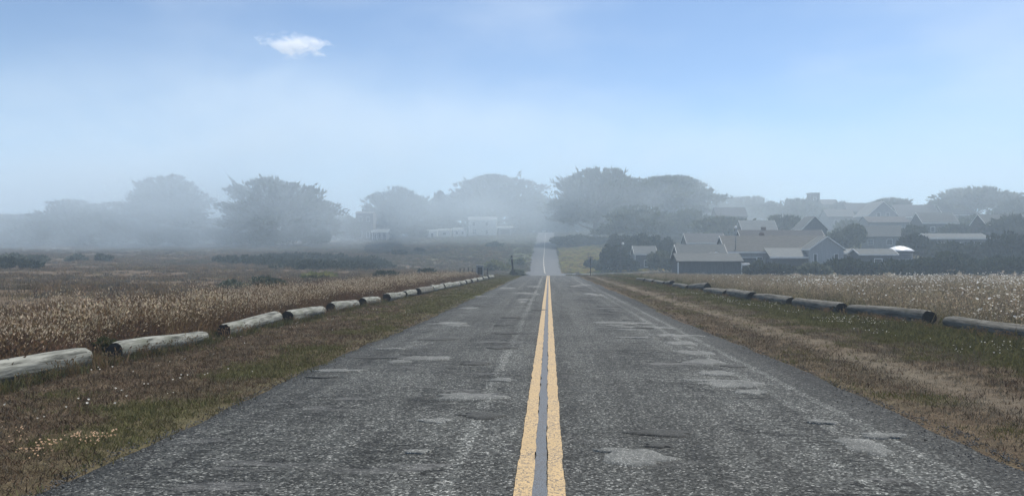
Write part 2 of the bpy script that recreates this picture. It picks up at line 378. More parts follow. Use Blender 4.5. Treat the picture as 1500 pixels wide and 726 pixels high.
M = {}
M['ground'] = ground_mat(); M['asphalt'] = asphalt_mat('road_asphalt', 0.70); M['patch'] = asphalt_mat('road_patch_asphalt', 1.25, True)
M['patch_dark'] = asphalt_mat('road_patch_dark', 0.5, True); M['far_asphalt'] = asphalt_mat('side_street_asphalt', 1.5, True)
M['yellow'] = paint_mat('yellow_road_paint', (0.41, 0.29, 0.14)); M['white_line'] = paint_mat('white_road_paint', (0.55, 0.53, 0.46), 0.4)
M['seam'] = paint_mat('sealed_seam', (0.085, 0.10, 0.118), 0.9)
def wood_mat(name, light, dark, moss):
    m, nt, N, L = nm(name)
    tc = N('ShaderNodeTexCoord'); mp = N('ShaderNodeMapping'); mp.inputs['Scale'].default_value = (0.5, 5, 5); L(tc.outputs['Object'], mp.inputs['Vector'])
    oi = N('ShaderNodeObjectInfo'); cb = N('ShaderNodeVectorMath'); cb.operation = 'ADD'; L(mp.outputs['Vector'], cb.inputs[0])
    rv = N('ShaderNodeCombineXYZ'); L(mth(nt, 'MULTIPLY', oi.outputs['Random'], 37.0), rv.inputs['X']); L(rv.outputs['Vector'], cb.inputs[1])
    g = noise_node(nt, cb.outputs['Vector'], 3.0, 8, 0.7, 0.3); bl = noise_node(nt, tc.outputs['Object'], 2.2, 5, 0.6)
    rp = ramp_node(nt, [(0.37, dark), (0.47, tuple(0.5*(a+b) for a, b in zip(light, dark))), (0.60, light), (0.78, tuple(min(1, a * 1.25) for a in light))]); L(g.outputs['Fac'], rp.inputs['Fac'])
    c = mixc(nt, step(nt, bl.outputs['Fac'], 0.5, 0.7, 0.0, 0.75), rp.outputs['Color'], moss)
    b = N('ShaderNodeBsdfPrincipled'); L(c, b.inputs['Base Color']); b.inputs['Roughness'].default_value = 0.85; b.inputs['Specular IOR Level'].default_value = 0.2
    bp = N('ShaderNodeBump'); bp.inputs['Strength'].default_value = 0.8; bp.inputs['Distance'].default_value = 0.03; L(g.outputs['Fac'], bp.inputs['Height']); L(bp.outputs['Normal'], b.inputs['Normal'])
    o = N('ShaderNodeOutputMaterial'); L(b.outputs['BSDF'], o.inputs['Surface'])
    return m
M['log'] = wood_mat('weathered_log', (0.245, 0.25, 0.222), (0.04, 0.041, 0.034), (0.115, 0.122, 0.094))
M['log_dark'] = wood_mat('log_dark_with_shade', (0.15, 0.145, 0.125), (0.035, 0.034, 0.028), (0.07, 0.068, 0.052))  # brownish log's tone; right row's shaded road sides put into the same colour
def endgrain_mat():
    m, nt, N, L = nm('sawn_log_end_shaded')
    tc = N('ShaderNodeTexCoord'); sx = N('ShaderNodeSeparateXYZ'); L(tc.outputs['Object'], sx.inputs['Vector'])
    cv = N('ShaderNodeCombineXYZ'); L(sx.outputs['Y'], cv.inputs['X']); L(sx.outputs['Z'], cv.inputs['Y'])
    wv = N('ShaderNodeTexWave'); wv.wave_type = 'RINGS'; wv.rings_direction = 'Z'; wv.inputs['Scale'].default_value = 18; wv.inputs['Distortion'].default_value = 2.5; wv.inputs['Detail'].default_value = 3
    L(cv.outputs['Vector'], wv.inputs['Vector'])
    rp = ramp_node(nt, [(0.0, (0.012, 0.010, 0.009)), (0.6, (0.03, 0.025, 0.02)), (1.0, (0.06, 0.05, 0.04))]); L(wv.outputs['Fac'], rp.inputs['Fac'])  # near-black rings; the shade on the ends is put into the colour
    b = N('ShaderNodeBsdfPrincipled'); L(rp.outputs['Color'], b.inputs['Base Color']); b.inputs['Roughness'].default_value = 0.9
    o = N('ShaderNodeOutputMaterial'); L(b.outputs['BSDF'], o.inputs['Surface'])
    return m
M['log_end'] = endgrain_mat()
# plants
M['straw'] = pmat('dry_stems', two((0.13,0.085,0.045), (0.26,0.185,0.105)), 3, transl=0.35, rnd=0.35)
M['seed'] = pmat('pale_seed_heads', two((0.42,0.34,0.23), (0.66,0.56,0.42)), 6, transl=0.4, rnd=0.3)
M['rust'] = pmat('rusty_dock_stems', two((0.13,0.082,0.048), (0.24,0.16,0.095)), 3, transl=0.3, rnd=0.3)
M['meadow'] = pmat('meadow_stems', two((0.15,0.125,0.075), (0.29,0.24,0.16)), 3, transl=0.35, rnd=0.35)
M['meadow_head'] = pmat('meadow_grass_heads', two((0.26,0.21,0.14), (0.44,0.37,0.27)), 5, transl=0.4, rnd=0.35)
M['green_stem'] = pmat('green_stems', two((0.06,0.062,0.024), (0.13,0.125,0.055)), 3, transl=0.35, rnd=0.3)
M['white_petal'] = pmat('white_petals', two((0.66,0.64,0.57), (0.8,0.78,0.72)), 6, transl=0.3)
M['poppy'] = pmat('orange_petals', two((0.62,0.42,0.27), (0.72,0.54,0.38)), 6, transl=0.3)
M['turf_brown'] = pmat('matted_brown_turf', two((0.046,0.030,0.018), (0.132,0.093,0.055)), 2, transl=0.25, rnd=0.45)
M['turf_green'] = pmat('short_green_turf', two((0.058,0.056,0.020), (0.148,0.138,0.058)), 2, transl=0.3, rnd=0.4)
M['turf_dry'] = pmat('dry_mown_turf', two((0.090,0.075,0.052), (0.175,0.15,0.108)), 2, transl=0.3, rnd=0.3)
M['heath'] = pmat('brown_heath', two((0.095,0.070,0.041), (0.215,0.165,0.10)), 2, transl=0.2, rnd=0.4)
M['heath_grey'] = pmat('grey_heath', two((0.07,0.060,0.043), (0.16,0.138,0.10)), 2, transl=0.2, rnd=0.4)
M['cypress'] = pmat('cypress_sprays', two((0.016,0.024,0.013), (0.085,0.098,0.05)), 0.22, transl=0.2, rnd=0.15)
M['pine'] = pmat('far_tree_leaves', two((0.026,0.036,0.019), (0.105,0.12,0.06)), 0.22, transl=0.2, rnd=0.2)
M['scrub'] = pmat('dark_scrub_leaves', two((0.020,0.028,0.018), (0.055,0.066,0.036)), 1.0, transl=0.2, rnd=0.25)
M['scrub_grey'] = pmat('grey_scrub_leaves', two((0.06,0.072,0.052), (0.13,0.145,0.10)), 1.0, transl=0.25, rnd=0.25)
M['scrub_lime'] = pmat('yellow_green_leaves', two((0.10,0.11,0.035), (0.20,0.20,0.08)), 1.0, transl=0.3, rnd=0.2)
M['bank_lime'] = pmat('lime_bank_grass', two((0.21,0.21,0.03), (0.36,0.34,0.08)), 2, transl=0.3, rnd=0.25); M['bank_gold'] = pmat('gold_bank_grass', two((0.32,0.21,0.07), (0.46,0.33,0.13)), 2, transl=0.3, rnd=0.2)
M['bark'] = pmat('grey_bark', two((0.05,0.042,0.034), (0.14,0.12,0.10)), 3, stretch=(3,3,0.6), bump=0.5)
# built things
def boards(name, a, b): return pmat(name, two(a, b), 2.2, stretch=(4.5, 4.5, 0.35), rough=0.85, bump=0.25)
M['wall_dark'] = boards('dark_grey_boards', (0.075,0.078,0.08), (0.12,0.125,0.13))
M['wall_brown'] = boards('brown_boards', (0.06,0.052,0.046), (0.11,0.098,0.088))
M['wall_grey'] = boards('grey_boards', (0.20,0.205,0.21), (0.28,0.285,0.29))
M['wall_light'] = boards('light_grey_boards', (0.30,0.31,0.315), (0.40,0.41,0.415))
M['wall_pale'] = boards('pale_boards', (0.42,0.42,0.40), (0.55,0.55,0.52))
M['roof_grey'] = pmat('grey_shingle_roof', two((0.066,0.074,0.074), (0.108,0.117,0.116)), 1.6, stretch=(1,4,4), bump=0.4)
M['roof_dark'] = pmat('dark_shingle_roof', two((0.05,0.05,0.052), (0.085,0.085,0.085)), 1.6, stretch=(1,4,4), bump=0.4)
M['roof_pale'] = pmat('pale_shingle_roof', two((0.105,0.114,0.112), (0.165,0.175,0.17)), 1.6, stretch=(1,4,4), bump=0.4)
M['trim'] = pmat('white_trim_paint', two((0.62,0.62,0.60), (0.74,0.74,0.72)), 3, rough=0.6)
M['roof_brown'] = pmat('brown_shingle_roof', two((0.070,0.070,0.064), (0.118,0.117,0.108)), 1.6, stretch=(1,4,4), bump=0.4)
M['glass'] = pmat('window_glass', two((0.03,0.035,0.04), (0.05,0.055,0.06)), 1, rough=0.08, spec=0.6)
M['dark_open'] = pmat('dark_doors_and_opening_shade', two((0.018,0.018,0.02), (0.035,0.035,0.037)), 2, stretch=(4,4,.4))  # near-black boards; also paints the shade inside open bays
M['white_metal'] = pmat('white_painted_metal', two((0.70,0.70,0.69), (0.80,0.80,0.79)), 2, rough=0.35, spec=0.5)
M['grey_metal'] = pmat('grey_galvanised_metal', two((0.16,0.17,0.18), (0.26,0.27,0.28)), 4, rough=0.5, metal=0.4)
M['pole'] = pmat('tarred_pole_wood', two((0.035,0.03,0.026), (0.08,0.07,0.06)), 4, stretch=(4,4,0.4), bump=0.3)
M['rubber'] = pmat('tyre_rubber', two((0.012,0.012,0.012), (0.025,0.025,0.025)), 4)
M['lamp_glass'] = pmat('white_lamp_globe', two((0.75,0.75,0.73), (0.82,0.82,0.8)), 4, rough=0.2)
M['brick'] = pmat('chimney_brick', two((0.14,0.09,0.07), (0.22,0.15,0.12)), 6)

# ================================================================== SETTING
def axis(segs):
    out = []
    for a, b, st in segs: out += list(np.arange(a, b - 1e-6, st))
    out.append(segs[-1][1]); return np.array(out)

xs_p = axis([(0, 12, 0.25), (12, 24, 0.5), (24, 60, 1.5), (60, 160, 4), (160, 400, 16), (400, 880, 60)])
xs = np.concatenate([-xs_p[:0:-1], xs_p])
yg = axis([(-70, 0, 7), (0, 4, 0.5), (4, 26, 0.2), (26, 60, 0.5), (60, 130, 1.25), (130, 350, 2.5), (350, 800, 22), (800, 1690, 90)])
X, Y = np.meshgrid(xs, yg); Zg = G(X, Y)
V = np.stack([X.ravel(), Y.ravel(), Zg.ravel()], 1); nx = len(xs); ny = len(yg)
ii = (np.arange(ny - 1)[:, None] * nx + np.arange(nx - 1)[None, :]).ravel()
me = np_mesh('ground', V, np.stack([ii, ii + 1, ii + nx + 1, ii + nx], 1), M['ground'], smooth=True)
x_, y_ = V[:, 0], V[:, 1]; d_ = off_road(x_, y_)
green = np.where(x_ < 0, 0.50 - 0.42 * ss(-x_, 4.4, 5.6) * (1 - ss(y_, 16, 45)) - 0.35 * ss(-x_, 8, 12) + 0.5 * ss(y_, 140, 200) * ss(x_, -70, -20), 0.35 + 0.4 * ss(x_, 6.2, 8.5) - 0.35 * ss(x_, 10.5, 14) + 0.45 * ss(y_, 140, 190))
dry = np.where(x_ < 0, 0.05 + 0.15 * (1 - ss(np.abs(x_ + 5.0), 0.2, 0.7)) + 0.08 * ss(-x_, 10, 14) + 0.15 * ss(y_, 140, 230), 0.14 + 0.30 * (1 - ss(np.abs(x_ - 5.4), 0.2, 1.1)) + 0.18 * (1 - ss(x_, 6.2, 7.5)) + 0.2 * ss(x_, 10, 14))
for nme, arr in (('green', green), ('dry', dry)):
    a = me.attributes.new(nme, 'FLOAT', 'POINT'); a.data.foreach_set('value', arr.astype(np.float32))
tag(link('ground', me), 'rough brown and green coastal ground rolling up to the hill', kind='structure')

# main road
ry = axis([(-12, 3, 1.0), (3, 30, 0.12), (30, 60, 0.3), (60, 130, 0.6), (130, 345, 1.5), (345, 420, 5)])
u = np.concatenate([[-1.0], np.linspace(-0.985, 0.985, 23), [1.0]])
rv = []
for y in ry:
    c = float(road_c(y))
    fl = float(ss(-abs(y - 151), -16, -5)) * 4.0
    l = -HL - 0.25 * fl + 0.22 * (float(fbm(y / 0.9, 7.3, 21, 4)) - 0.5) + 0.3 * (float(vnoise(y / 6, 2.2, 25)) - 0.5)
    r = HR + fl + 0.22 * (float(fbm(y / 0.9, 1.3, 31, 4)) - 0.5) + 0.3 * (float(vnoise(y / 6, 5.2, 35)) - 0.5)
    for q in u:
        x = c + (-q * l if q < 0 else q * r)
        z = float(H(x, y)) + 0.03 * (1 - q * q) + 0.012 + 0.012 * (float(vnoise(x / 0.5, y / 0.5, 44)) - 0.5)
        if abs(q) == 1: z -= 0.05
        rv.append((x, y, z))
nu = len(u); ii = (np.arange(len(ry) - 1)[:, None] * nu + np.arange(nu - 1)[None, :]).ravel()
road = link('road', np_mesh('road', rv, np.stack([ii, ii + 1, ii + nu + 1, ii + nu], 1), M['asphalt'], smooth=True))
tag(road, 'cracked two lane grey asphalt road running straight ahead', kind='structure')
def road_z(x, y):
    c = road_c(y); q = (x - c) / np.where(x - c < 0, HL, HR); return H(x, y) + 0.03 * (1 - q * q) + 0.012

def strip(name, mat, x0, x1, y0, y1, lift, wob=0.012, seed=0, dash=None):
    ya = axis([(max(y0, 3), 30, 0.06), (30, 60, 0.2), (60, max(61, y1), 0.8)]) if y0 < 30 else np.arange(y0, y1 + 0.01, 1.0)
    vv = []; ff = []
    for i, y in enumerate(ya):
        c = float(road_c(y)); w0 = wob * 2 * (float(fbm(y / 0.25, 3.1, 60 + seed)) - 0.5); w1 = wob * 2 * (float(fbm(y / 0.25, 8.1, 61 + seed)) - 0.5)
        wv = 0.012 * (float(vnoise(y / 5.0, 1.7, 70)) - 0.5)
        for x in (c + x0 + w0 + wv, c + 0.5 * (x0 + x1) + wv, c + x1 + w1 + wv):
            vv.append((x, y, float(road_z(x, y)) + 0.006 + lift))
        if i and (dash is None or dash(y)): n = i * 3; ff += [(n-3, n-2, n+1, n), (n-2, n-1, n+2, n+1)]
    return link(name, np_mesh(name, vv, ff, mat, smooth=True), road)
strip('yellow_line', M['yellow'], -0.170, -0.046, 3, 118, 0.008, seed=0)
strip('yellow_line', M['yellow'], 0.050, 0.172, 3, 118, 0.008, seed=5)
strip('sealed_seam', M['seam'], -0.046, 0.050, 3, 118, 0.004, wob=0.02, seed=9)
strip('far_centre_line', M['white_line'], -0.10, 0.10, 156, 318, 0.02, wob=0.03, seed=11, dash=lambda y: (y % 6) < 4)

# worn asphalt patches (own thin sheets on the road)
def patch(px, py, wpx, hpx, mat, seed):
    p = ray(px, py); n = 36; Zd = max(p.y, 4)
    a = wpx / FPX * Zd / 2
    b = max(abs(ray(px, py + hpx / 2).y - ray(px, py - hpx / 2).y) / 2, 0.05)
    vv = [(p.x, p.y, float(road_z(p.x, p.y)) + 0.016)]
    for rr, zz in ((0.55, 0.016), (0.93, 0.013), (1.0, -0.004)):
        for k in range(n):
            t = 2 * math.pi * k / n; q = rr * (0.35 + 1.2 * float(fbm(3 + 2.1 * math.cos(t) + seed, 3 + 2.1 * math.sin(t), seed, 4)))
            x, y = p.x + a * q * math.cos(t), p.y + b * q * math.sin(t); vv.append((x, y, float(road_z(x, y)) + zz))
    mb = MB(); mb.V = vv
    for k in range(n):
        j = (k + 1) % n; mb.F.append((0, 1 + k, 1 + j)); mb.S.append(True)
        for r_ in range(2): mb.F.append((1 + r_*n + k, 1 + (r_+1)*n + k, 1 + (r_+1)*n + j, 1 + r_*n + j)); mb.S.append(True)
    return mb.build('asphalt_patch', mat, road)
PT = [(930,696,110,26,0),(900,684,60,8,0),(965,676,45,9,1),(688,598,110,12,0),(640,636,50,8,0),(612,686,42,7,0),(735,572,36,6,0),(620,536,80,8,0),(585,541,40,5,0),
      (1075,577,95,12,0),(1100,589,60,8,0),(1052,560,60,8,0),(1030,541,70,9,0),(1015,527,55,7,0),(1000,512,50,6,0),(985,500,45,5,0),(1265,672,75,26,0),(1290,657,70,8,0),(1205,636,44,6,0),
      (700,545,45,6,1),(735,520,50,5,1),(745,497,40,4,1),(900,480,60,5,0),(960,487,50,4,0),(640,505,60,5,1),(660,480,60,4,0),(1075,548,40,5,1),(705,628,80,12,1),(970,655,90,12,1)]
rp_ = random.Random(41)
for _ in range(46):     # small worn scabs strung along the wheel paths
    yy_ = 9 + 44 * rp_.random() ** 1.2; xx_ = rp_.choice((-1.0, -0.8, 1.9, 2.2, 2.0, -2.6)) + rp_.gauss(0, 0.28)
    px_, Z_ = to_px(xx_, yy_); py_ = 363 + (CAM[2] - float(road_z(xx_, yy_))) / float(Z_) * FPX
    PT.append((float(px_), py_, rp_.uniform(0.35, 1.0) / yy_ * FPX, max(2.2, rp_.uniform(0.10, 0.3) * 1.6 * FPX / yy_ ** 2), 1 if rp_.random() < 0.5 else 0))
for i, (a, b, c, d, k) in enumerate(PT): patch(a, b, c, d, M['patch_dark'] if k else M['patch'], 3 + i)

# side street on the right, beyond the crest
sy = np.linspace(-3.0, 3.0, 7); sxv = np.arange(3.0, 76, 1.5); vv = []
for x in sxv:
    for k, q in enumerate(sy):
        y = 151 + q * (1 + 0.8 * math.exp(-(x - 3) / 3)); vv.append((x, y, float(H(x, y)) + (0.006 if 0 < k < 6 else -0.06)))
ii = (np.arange(len(sxv) - 1)[:, None] * 7 + np.arange(6)[None, :]).ravel()
tag(link('side_street', np_mesh('side_street', vv, np.stack([ii, ii + 7, ii + 8, ii + 1], 1), M['far_asphalt'], smooth=True)), 'pale side street turning off to the right past the crest', kind='structure')

# ================================================================== LOGS
rng = random.Random(5)
def make_log(label, group, p0, p1, r0, r1, mat, sink=0.03):
    p0 = Vector(p0); p1 = Vector(p1); dv = p1 - p0; Lg = dv.length
    root = empty('barrier_log', (p0.x, p0.y, p0.z + r0 - sink)); tag(root, label, 'log', group)
    q = Vector((dv.x, dv.y, dv.z + (r1 - r0))).to_track_quat('X', 'Z'); root.rotation_mode = 'QUATERNION'; root.rotation_quaternion = q
    seg = 28; n = max(6, int(Lg / 0.16)); sd = rng.randint(0, 999); V = []; F = []
    for i in range(n + 1):
        t = i / n; r = r0 + (r1 - r0) * t; bx = 0.03 * math.sin(t * 3 + sd); bz = 0.015 * math.sin(t * 4.4 + sd * 2)
        rr_ = r * (1 - 0.10 * (1 - min(1, min(t, 1 - t) * Lg / 0.05)))
        for k in range(seg):
            a = 2 * math.pi * k / seg
            w = 1 + 0.24 * (float(fbm(sd + 2 * math.cos(a) + 9, sd * 1.7 + 2 * math.sin(a) + t * Lg * 0.5, 90, 3)) - 0.5) - 0.05 * (float(vnoise(sd + k * 0.9, t * Lg * 0.4, 91)) > 0.78)
            V.append((t * Lg, bx + rr_ * w * math.cos(a), bz + rr_ * w * math.sin(a)))
    for i in range(n):
        for k in range(seg):
            a = i * seg + k; b = i * seg + (k + 1) % seg; F.append((a, b, b + seg, a + seg))
    link('trunk', np_mesh('trunk', V, F, mat, smooth=True), root)
    for e, s in ((0, 1), (n, -1)):
        ring = V[e * seg:(e + 1) * seg]; cx = sum(v[0] for v in ring) / seg; cyy = sum(v[1] for v in ring) / seg; cz = sum(v[2] for v in ring) / seg
        mb = MB(); mb.V = [(cx + s * 0.018, cyy, cz)]
        for f, dx in ((0.5, 0.012), (0.93, 0.004), (1.0, 0.0)):
            mb.V += [(cx + s * dx + s * 0.008 * (float(vnoise(k * 1.1, f * 9, sd)) - 0.5) * (f < 1), cyy + (v[1] - cyy) * f, cz + (v[2] - cz) * f) for k, v in enumerate(ring)]
        for k in range(seg):
            j = (k + 1) % seg; mb.F.append((0, 1 + k, 1 + j)); mb.S.append(False)
            for w in range(2): mb.F.append((1 + w*seg + k, 1 + (w+1)*seg + k, 1 + (w+1)*seg + j, 1 + w*seg + j)); mb.S.append(False)
        mb.build('end_face', M['log_end'], root)
    return root
LG = 'weathered logs lying in a row on the left verge'
LL = [ # start col, end col, lateral at start / end, radii, label
 (-160, 121, -7.3, -7.1, .17, .16, 'nearest pale grey log on the left verge, cut off by the photo edge'),
 (166, 297, -6.95, -7.0, .165, .135, 'pale grey log with large dark sawn end facing the viewer, second from the left edge'),
 (326, 407, -7.0, -7.05, .165, .175, 'long grey log joined in two tones, third from the left edge of the photo'),
 (422, 471, -6.9, -6.95, .20, .15, 'thick log with broad dark round end, fourth in the left row'),
 (484, 522, -6.95, -6.95, .175, .15, 'grey log with dark end just beyond the thick one on the left'),
 (531, 553, -6.95, -6.9, .18, .17, 'short mossy log ending at the wide gap in the left row'),
 (566, 590, -6.75, -6.75, .20, .17, 'first log beyond the wide gap in the left row, dark end showing'),
 (592, 611, -6.7, -6.65, .18, .17, 'pale log second beyond the gap in the left row'),
 (612, 631, -6.5, -6.6, .20, .19, 'dark brownish log third beyond the gap in the left row'),
 (632, 648, -6.55, -6.5, .20, .19, 'bright pale log fourth beyond the gap in the left row'),
 (649, 660, -6.4, -6.4, .21, .19, 'dark ended log fifth beyond the gap in the left row'),
 (661, 671, -6.35, -6.35, .19, .18, 'pale log sixth beyond the gap in the left row'),
 (672, 680, -6.35, -6.3, .19, .18, 'small looking log seventh beyond the gap in the left row'),
 (681, 688, -6.3, -6.25, .19, .18, 'small looking log eighth beyond the gap in the left row'),
 (689, 697, -6.25, -6.2, .2, .18, 'distant pale log ninth beyond the gap in the left row'),
 (698, 705, -6.2, -6.15, .2, .18, 'distant log third from the far end of the left row'),
 (706, 713, -6.15, -6.1, .2, .18, 'distant log second from the far end of the left row'),
 (714, 722, -6.1, -6.0, .22, .2, 'farthest log of the left row, near the grey cabinet')]
for a, b, xa, xb, ra, rb, lb in LL:
    ya = col_y(a, xa) if a > -100 else 7.6; yb = col_y(b, xb)
    make_log(lb, LG, (xa, ya, float(G(xa, ya))), (xb, yb, float(G(xb, yb))), ra, rb, M['log'] if '' == '' and 'brownish' not in lb else M['log_dark'])
RG = 'weathered dark logs lying in a row on the right verge'
RL = [
 (1640, 1392, 10.0, 9.75, .20, .18, 'nearest dark log on the right verge, cut off by the right photo edge', 0),
 (1362, 1246, 9.75, 9.35, .235, .20, 'long dark log with big round end below the white flowers on the right', 0),
 (1232, 1168, 9.15, 9.0, .225, .20, 'dark blocky log third from the right photo edge', 0),
 (1159, 1106, 8.9, 8.8, .21, .20, 'grey topped log fourth from the right photo edge', 0),
 (1103, 1063, 8.65, 8.6, .25, .22, 'thick stubby log with square cut end fifth from the right edge', 0),
 (1064, 1034, 8.45, 8.5, .2, .19, 'grey log sixth from the right photo edge', 0),
 (1037, 1008, 8.75, 8.4, .22, .2, 'log lying askew with its near end raised in the right row', .18),
 (1008, 988, 8.3, 8.35, .2, .18, 'low dark log behind the askew one in the right row', 0),
 (985, 974, 8.3, 8.6, .2, .17, 'pale log turned outward in the far right row', .1),
 (973, 960, 8.3, 8.3, .18, .17, 'low grey log before the pale turned one in the far right row', 0),
 (958, 946, 8.2, 8.3, .19, .17, 'pale topped log second from the far end of the right row', 0),
 (945, 934, 8.2, 8.2, .19, .17, 'farthest log of the right row, small and pale', 0)]
for a, b, xa, xb, ra, rb, lb, up in RL:
    ya = col_y(a, xa); yb = col_y(b, xb)
    make_log(lb, RG, (xa, ya, float(G(xa, ya)) + up), (xb, yb, float(G(xb, yb))), ra, rb, M['log_dark'])

# ================================================================== TREES AND SHRUBS
def spray_cloud(g, centers, radii, n, length, width, up=0.5, spread=0.9, origin=None):
    """n leaf sprays as quads spread through lobes; returns V,F"""
    k = len(centers); w = np.prod(radii, 1) ** 0.67; idx = g.choice(k, n, p=w / w.sum())
    d = g.normal(size=(n, 3)); d /= np.linalg.norm(d, axis=1)[:, None]
    rad = g.uniform(0.35, 1.0, n) ** 0.5
    P = centers[idx] + d * radii[idx] * rad[:, None]
    o = np.zeros(3) if origin is None else origin
    out = P - o; out /= np.linalg.norm(out, axis=1)[:, None] + 1e-6
    D = out * 0.8 + d * 0.5 + np.array([0, 0, up]) + g.normal(size=(n, 3)) * spread * 0.5
    D /= np.linalg.norm(D, axis=1)[:, None]
    S = np.cross(D, g.normal(size=(n, 3))); S /= np.linalg.norm(S, axis=1)[:, None]
    Ln = length * g.uniform(0.5, 1.3, n)[:, None]; Wd = width * g.uniform(0.6, 1.3, n)[:, None]
    A = P - D * Ln * 0.3; B = P + D * Ln * 0.1 + S * Wd * 0.5; C = P + D * Ln * 0.7; E = P + D * Ln * 0.1 - S * Wd * 0.5
    V = np.stack([A, B, C, E], 1).reshape(-1, 3); F = np.arange(4 * n).reshape(n, 4)
    return V, F

def dome_crown(g, rx, ry, h, z0, n, style, skew, seed):
    """leaf sprays through a ragged dome: uneven outline, layered shelves, feathery tips pointing out and up"""
    az = g.uniform(-math.pi, math.pi, n); m = len(az)
    shell = g.uniform(0, 1, n) < 0.45
    f = np.where(shell, g.uniform(0.78, 1.10, n), g.uniform(0.0, 1.0, n) ** 0.45)
    t = g.uniform(0, 1, n)
    if style == 'flat':
        el = np.arcsin(np.clip(g.uniform(-0.35, 1.0, n), -1, 1)); zc = z0 + (h - z0) * 0.58; hz = (h - zc); pw = 1.0
    elif style == 'cone':
        el = np.arcsin(g.uniform(-0.1, 1.0, n)); zc = z0 + (h - z0) * 0.15; hz = h - zc; pw = 1.0
    else:
        el = np.arcsin(g.uniform(-0.45, 1.0, n)); zc = z0 + (h - z0) * (0.34 if style == 'cypress' else 0.30); hz = h - zc; pw = 1.0
    ux, uy = np.cos(az), np.sin(az)
    k = 1.1
    nz = fbm(ux * k * 2 * np.cos(el) + seed * 1.37 + 20, uy * k * 2 * np.cos(el) + el * 2.0 + 20, seed % 97, 4) - 0.5
    nb = fbm(ux * 4.5 + seed + 20, uy * 4.5 + el * 7 + 20, seed % 89 + 7, 3) - 0.5
    amp = {'cypress': (0.95, 0.85), 'flat': (0.95, 0.8), 'cone': (0.5, 0.6), 'bushy': (1.15, 0.9)}[style]
    r = (1 + amp[0] * nz * 1.6 + amp[1] * nb) * f
    shelf = 1 + 0.10 * np.sin(el * 11 + nz * 9 + seed)
    ce = np.cos(el) if style != 'cone' else (1 - np.clip(np.sin(el), 0, 1)) ** 0.8 * 1.0 + 0.05
    zz = zc + np.sin(el) * np.where(el > 0, hz, (zc - z0 * 0.6)) * np.minimum(r, 1.08)
    P = np.stack([ux * ce * rx * r * shelf + skew * zz, uy * ce * ry * r * shelf, zz], 1)
    out = np.stack([ux * np.cos(el), uy * np.cos(el), np.sin(el) * 0.8], 1)
    D = out * 0.9 + np.array([0, 0, 0.45 if style != 'flat' else 0.2]) + g.normal(size=(n, 3)) * 0.38
    D /= np.linalg.norm(D, axis=1)[:, None]
    S = np.cross(D, g.normal(size=(n, 3))); S /= np.linalg.norm(S, axis=1)[:, None]
    sz = 0.75 + 0.022 * rx * 2
    tip = (g.uniform(0, 1, n) < 0.10) & shell
    Ln = (sz * 1.25 * g.uniform(0.5, 1.2, n) * np.where(tip, 1.75, 1.0))[:, None]; Wd = (sz * 0.48 * g.uniform(0.6, 1.3, n) * np.where(tip, 0.6, 1.0))[:, None]
    A = P - D * Ln * 0.3; B = P + D * Ln * 0.12 + S * Wd * 0.5; Cc = P + D * Ln * 0.7; E = P + D * Ln * 0.12 - S * Wd * 0.5
    hole = fbm(az * 3.2 + seed + 40, el * 5.0 + 40, seed % 83 + 3, 3); keep = (hole > 0.46) | (f < 0.70) & (hole > 0.37)
    V = np.stack([A, B, Cc, E], 1)[keep].reshape(-1, 3)
    # feathery branch plumes breaking the outline
    m = {'cypress': 110, 'flat': 70, 'cone': 40, 'bushy': 60}[style]; per = 22; parts = [V]
    pa = g.uniform(-math.pi, math.pi, m); pe = np.arcsin(g.uniform(-0.25 if style != 'flat' else 0.0, 0.82, m)); j0 = np.repeat(np.arange(m), per)
    pl = g.uniform(0.98, 1.12 if style == 'cypress' else 1.07, m); tt = g.uniform(0.62, 1.0, m * per) ; q = (tt * np.repeat(pl, per))
    lp = fbm(np.cos(pa) * 2.2 * np.cos(pe) + seed * 1.37 + 20, np.sin(pa) * 2.2 * np.cos(pe) + pe * 2.0 + 20, seed % 97, 4) - 0.5
    q = q * (1 + amp[0] * 1.6 * lp)[j0]
    cE = np.cos(pe) if style != 'cone' else (1 - np.clip(np.sin(pe), 0, 1)) ** 0.8 + 0.05
    up = 0.035 * h * np.maximum(0, tt - 0.6) * (1 if style != 'flat' else 0.4)
    pz = zc + np.sin(pe)[j0] * np.where(pe[j0] > 0, hz, zc - z0 * 0.6) * q + up
    jit = g.normal(size=(m * per, 3)) * (0.035 * (rx + ry)) * (1.25 - tt)[:, None] * np.array([1, 1, 0.6])
    PP = np.stack([np.cos(pa)[j0] * cE[j0] * rx * q + skew * pz, np.sin(pa)[j0] * cE[j0] * ry * q, pz], 1) + jit
    DD = np.stack([np.cos(pa)[j0] * cE[j0], np.sin(pa)[j0] * cE[j0], np.sin(pe)[j0] * 0.7 + 0.45], 1) + g.normal(size=(m * per, 3)) * 0.25; DD /= np.linalg.norm(DD, axis=1)[:, None]
    SS = np.cross(DD, g.normal(size=(m * per, 3))); SS /= np.linalg.norm(SS, axis=1)[:, None]
    l2 = (sz * 1.35 * g.uniform(0.5, 1.2, m * per))[:, None]; w2 = (sz * 0.5 * g.uniform(0.6, 1.3, m * per))[:, None]
    V = np.concatenate([V, np.stack([PP - DD * l2 * .3, PP + DD * l2 * .1 + SS * w2 * .5, PP + DD * l2 * .7, PP + DD * l2 * .1 - SS * w2 * .5], 1).reshape(-1, 3)])
    return V, np.arange(len(V)).reshape(-1, 4)

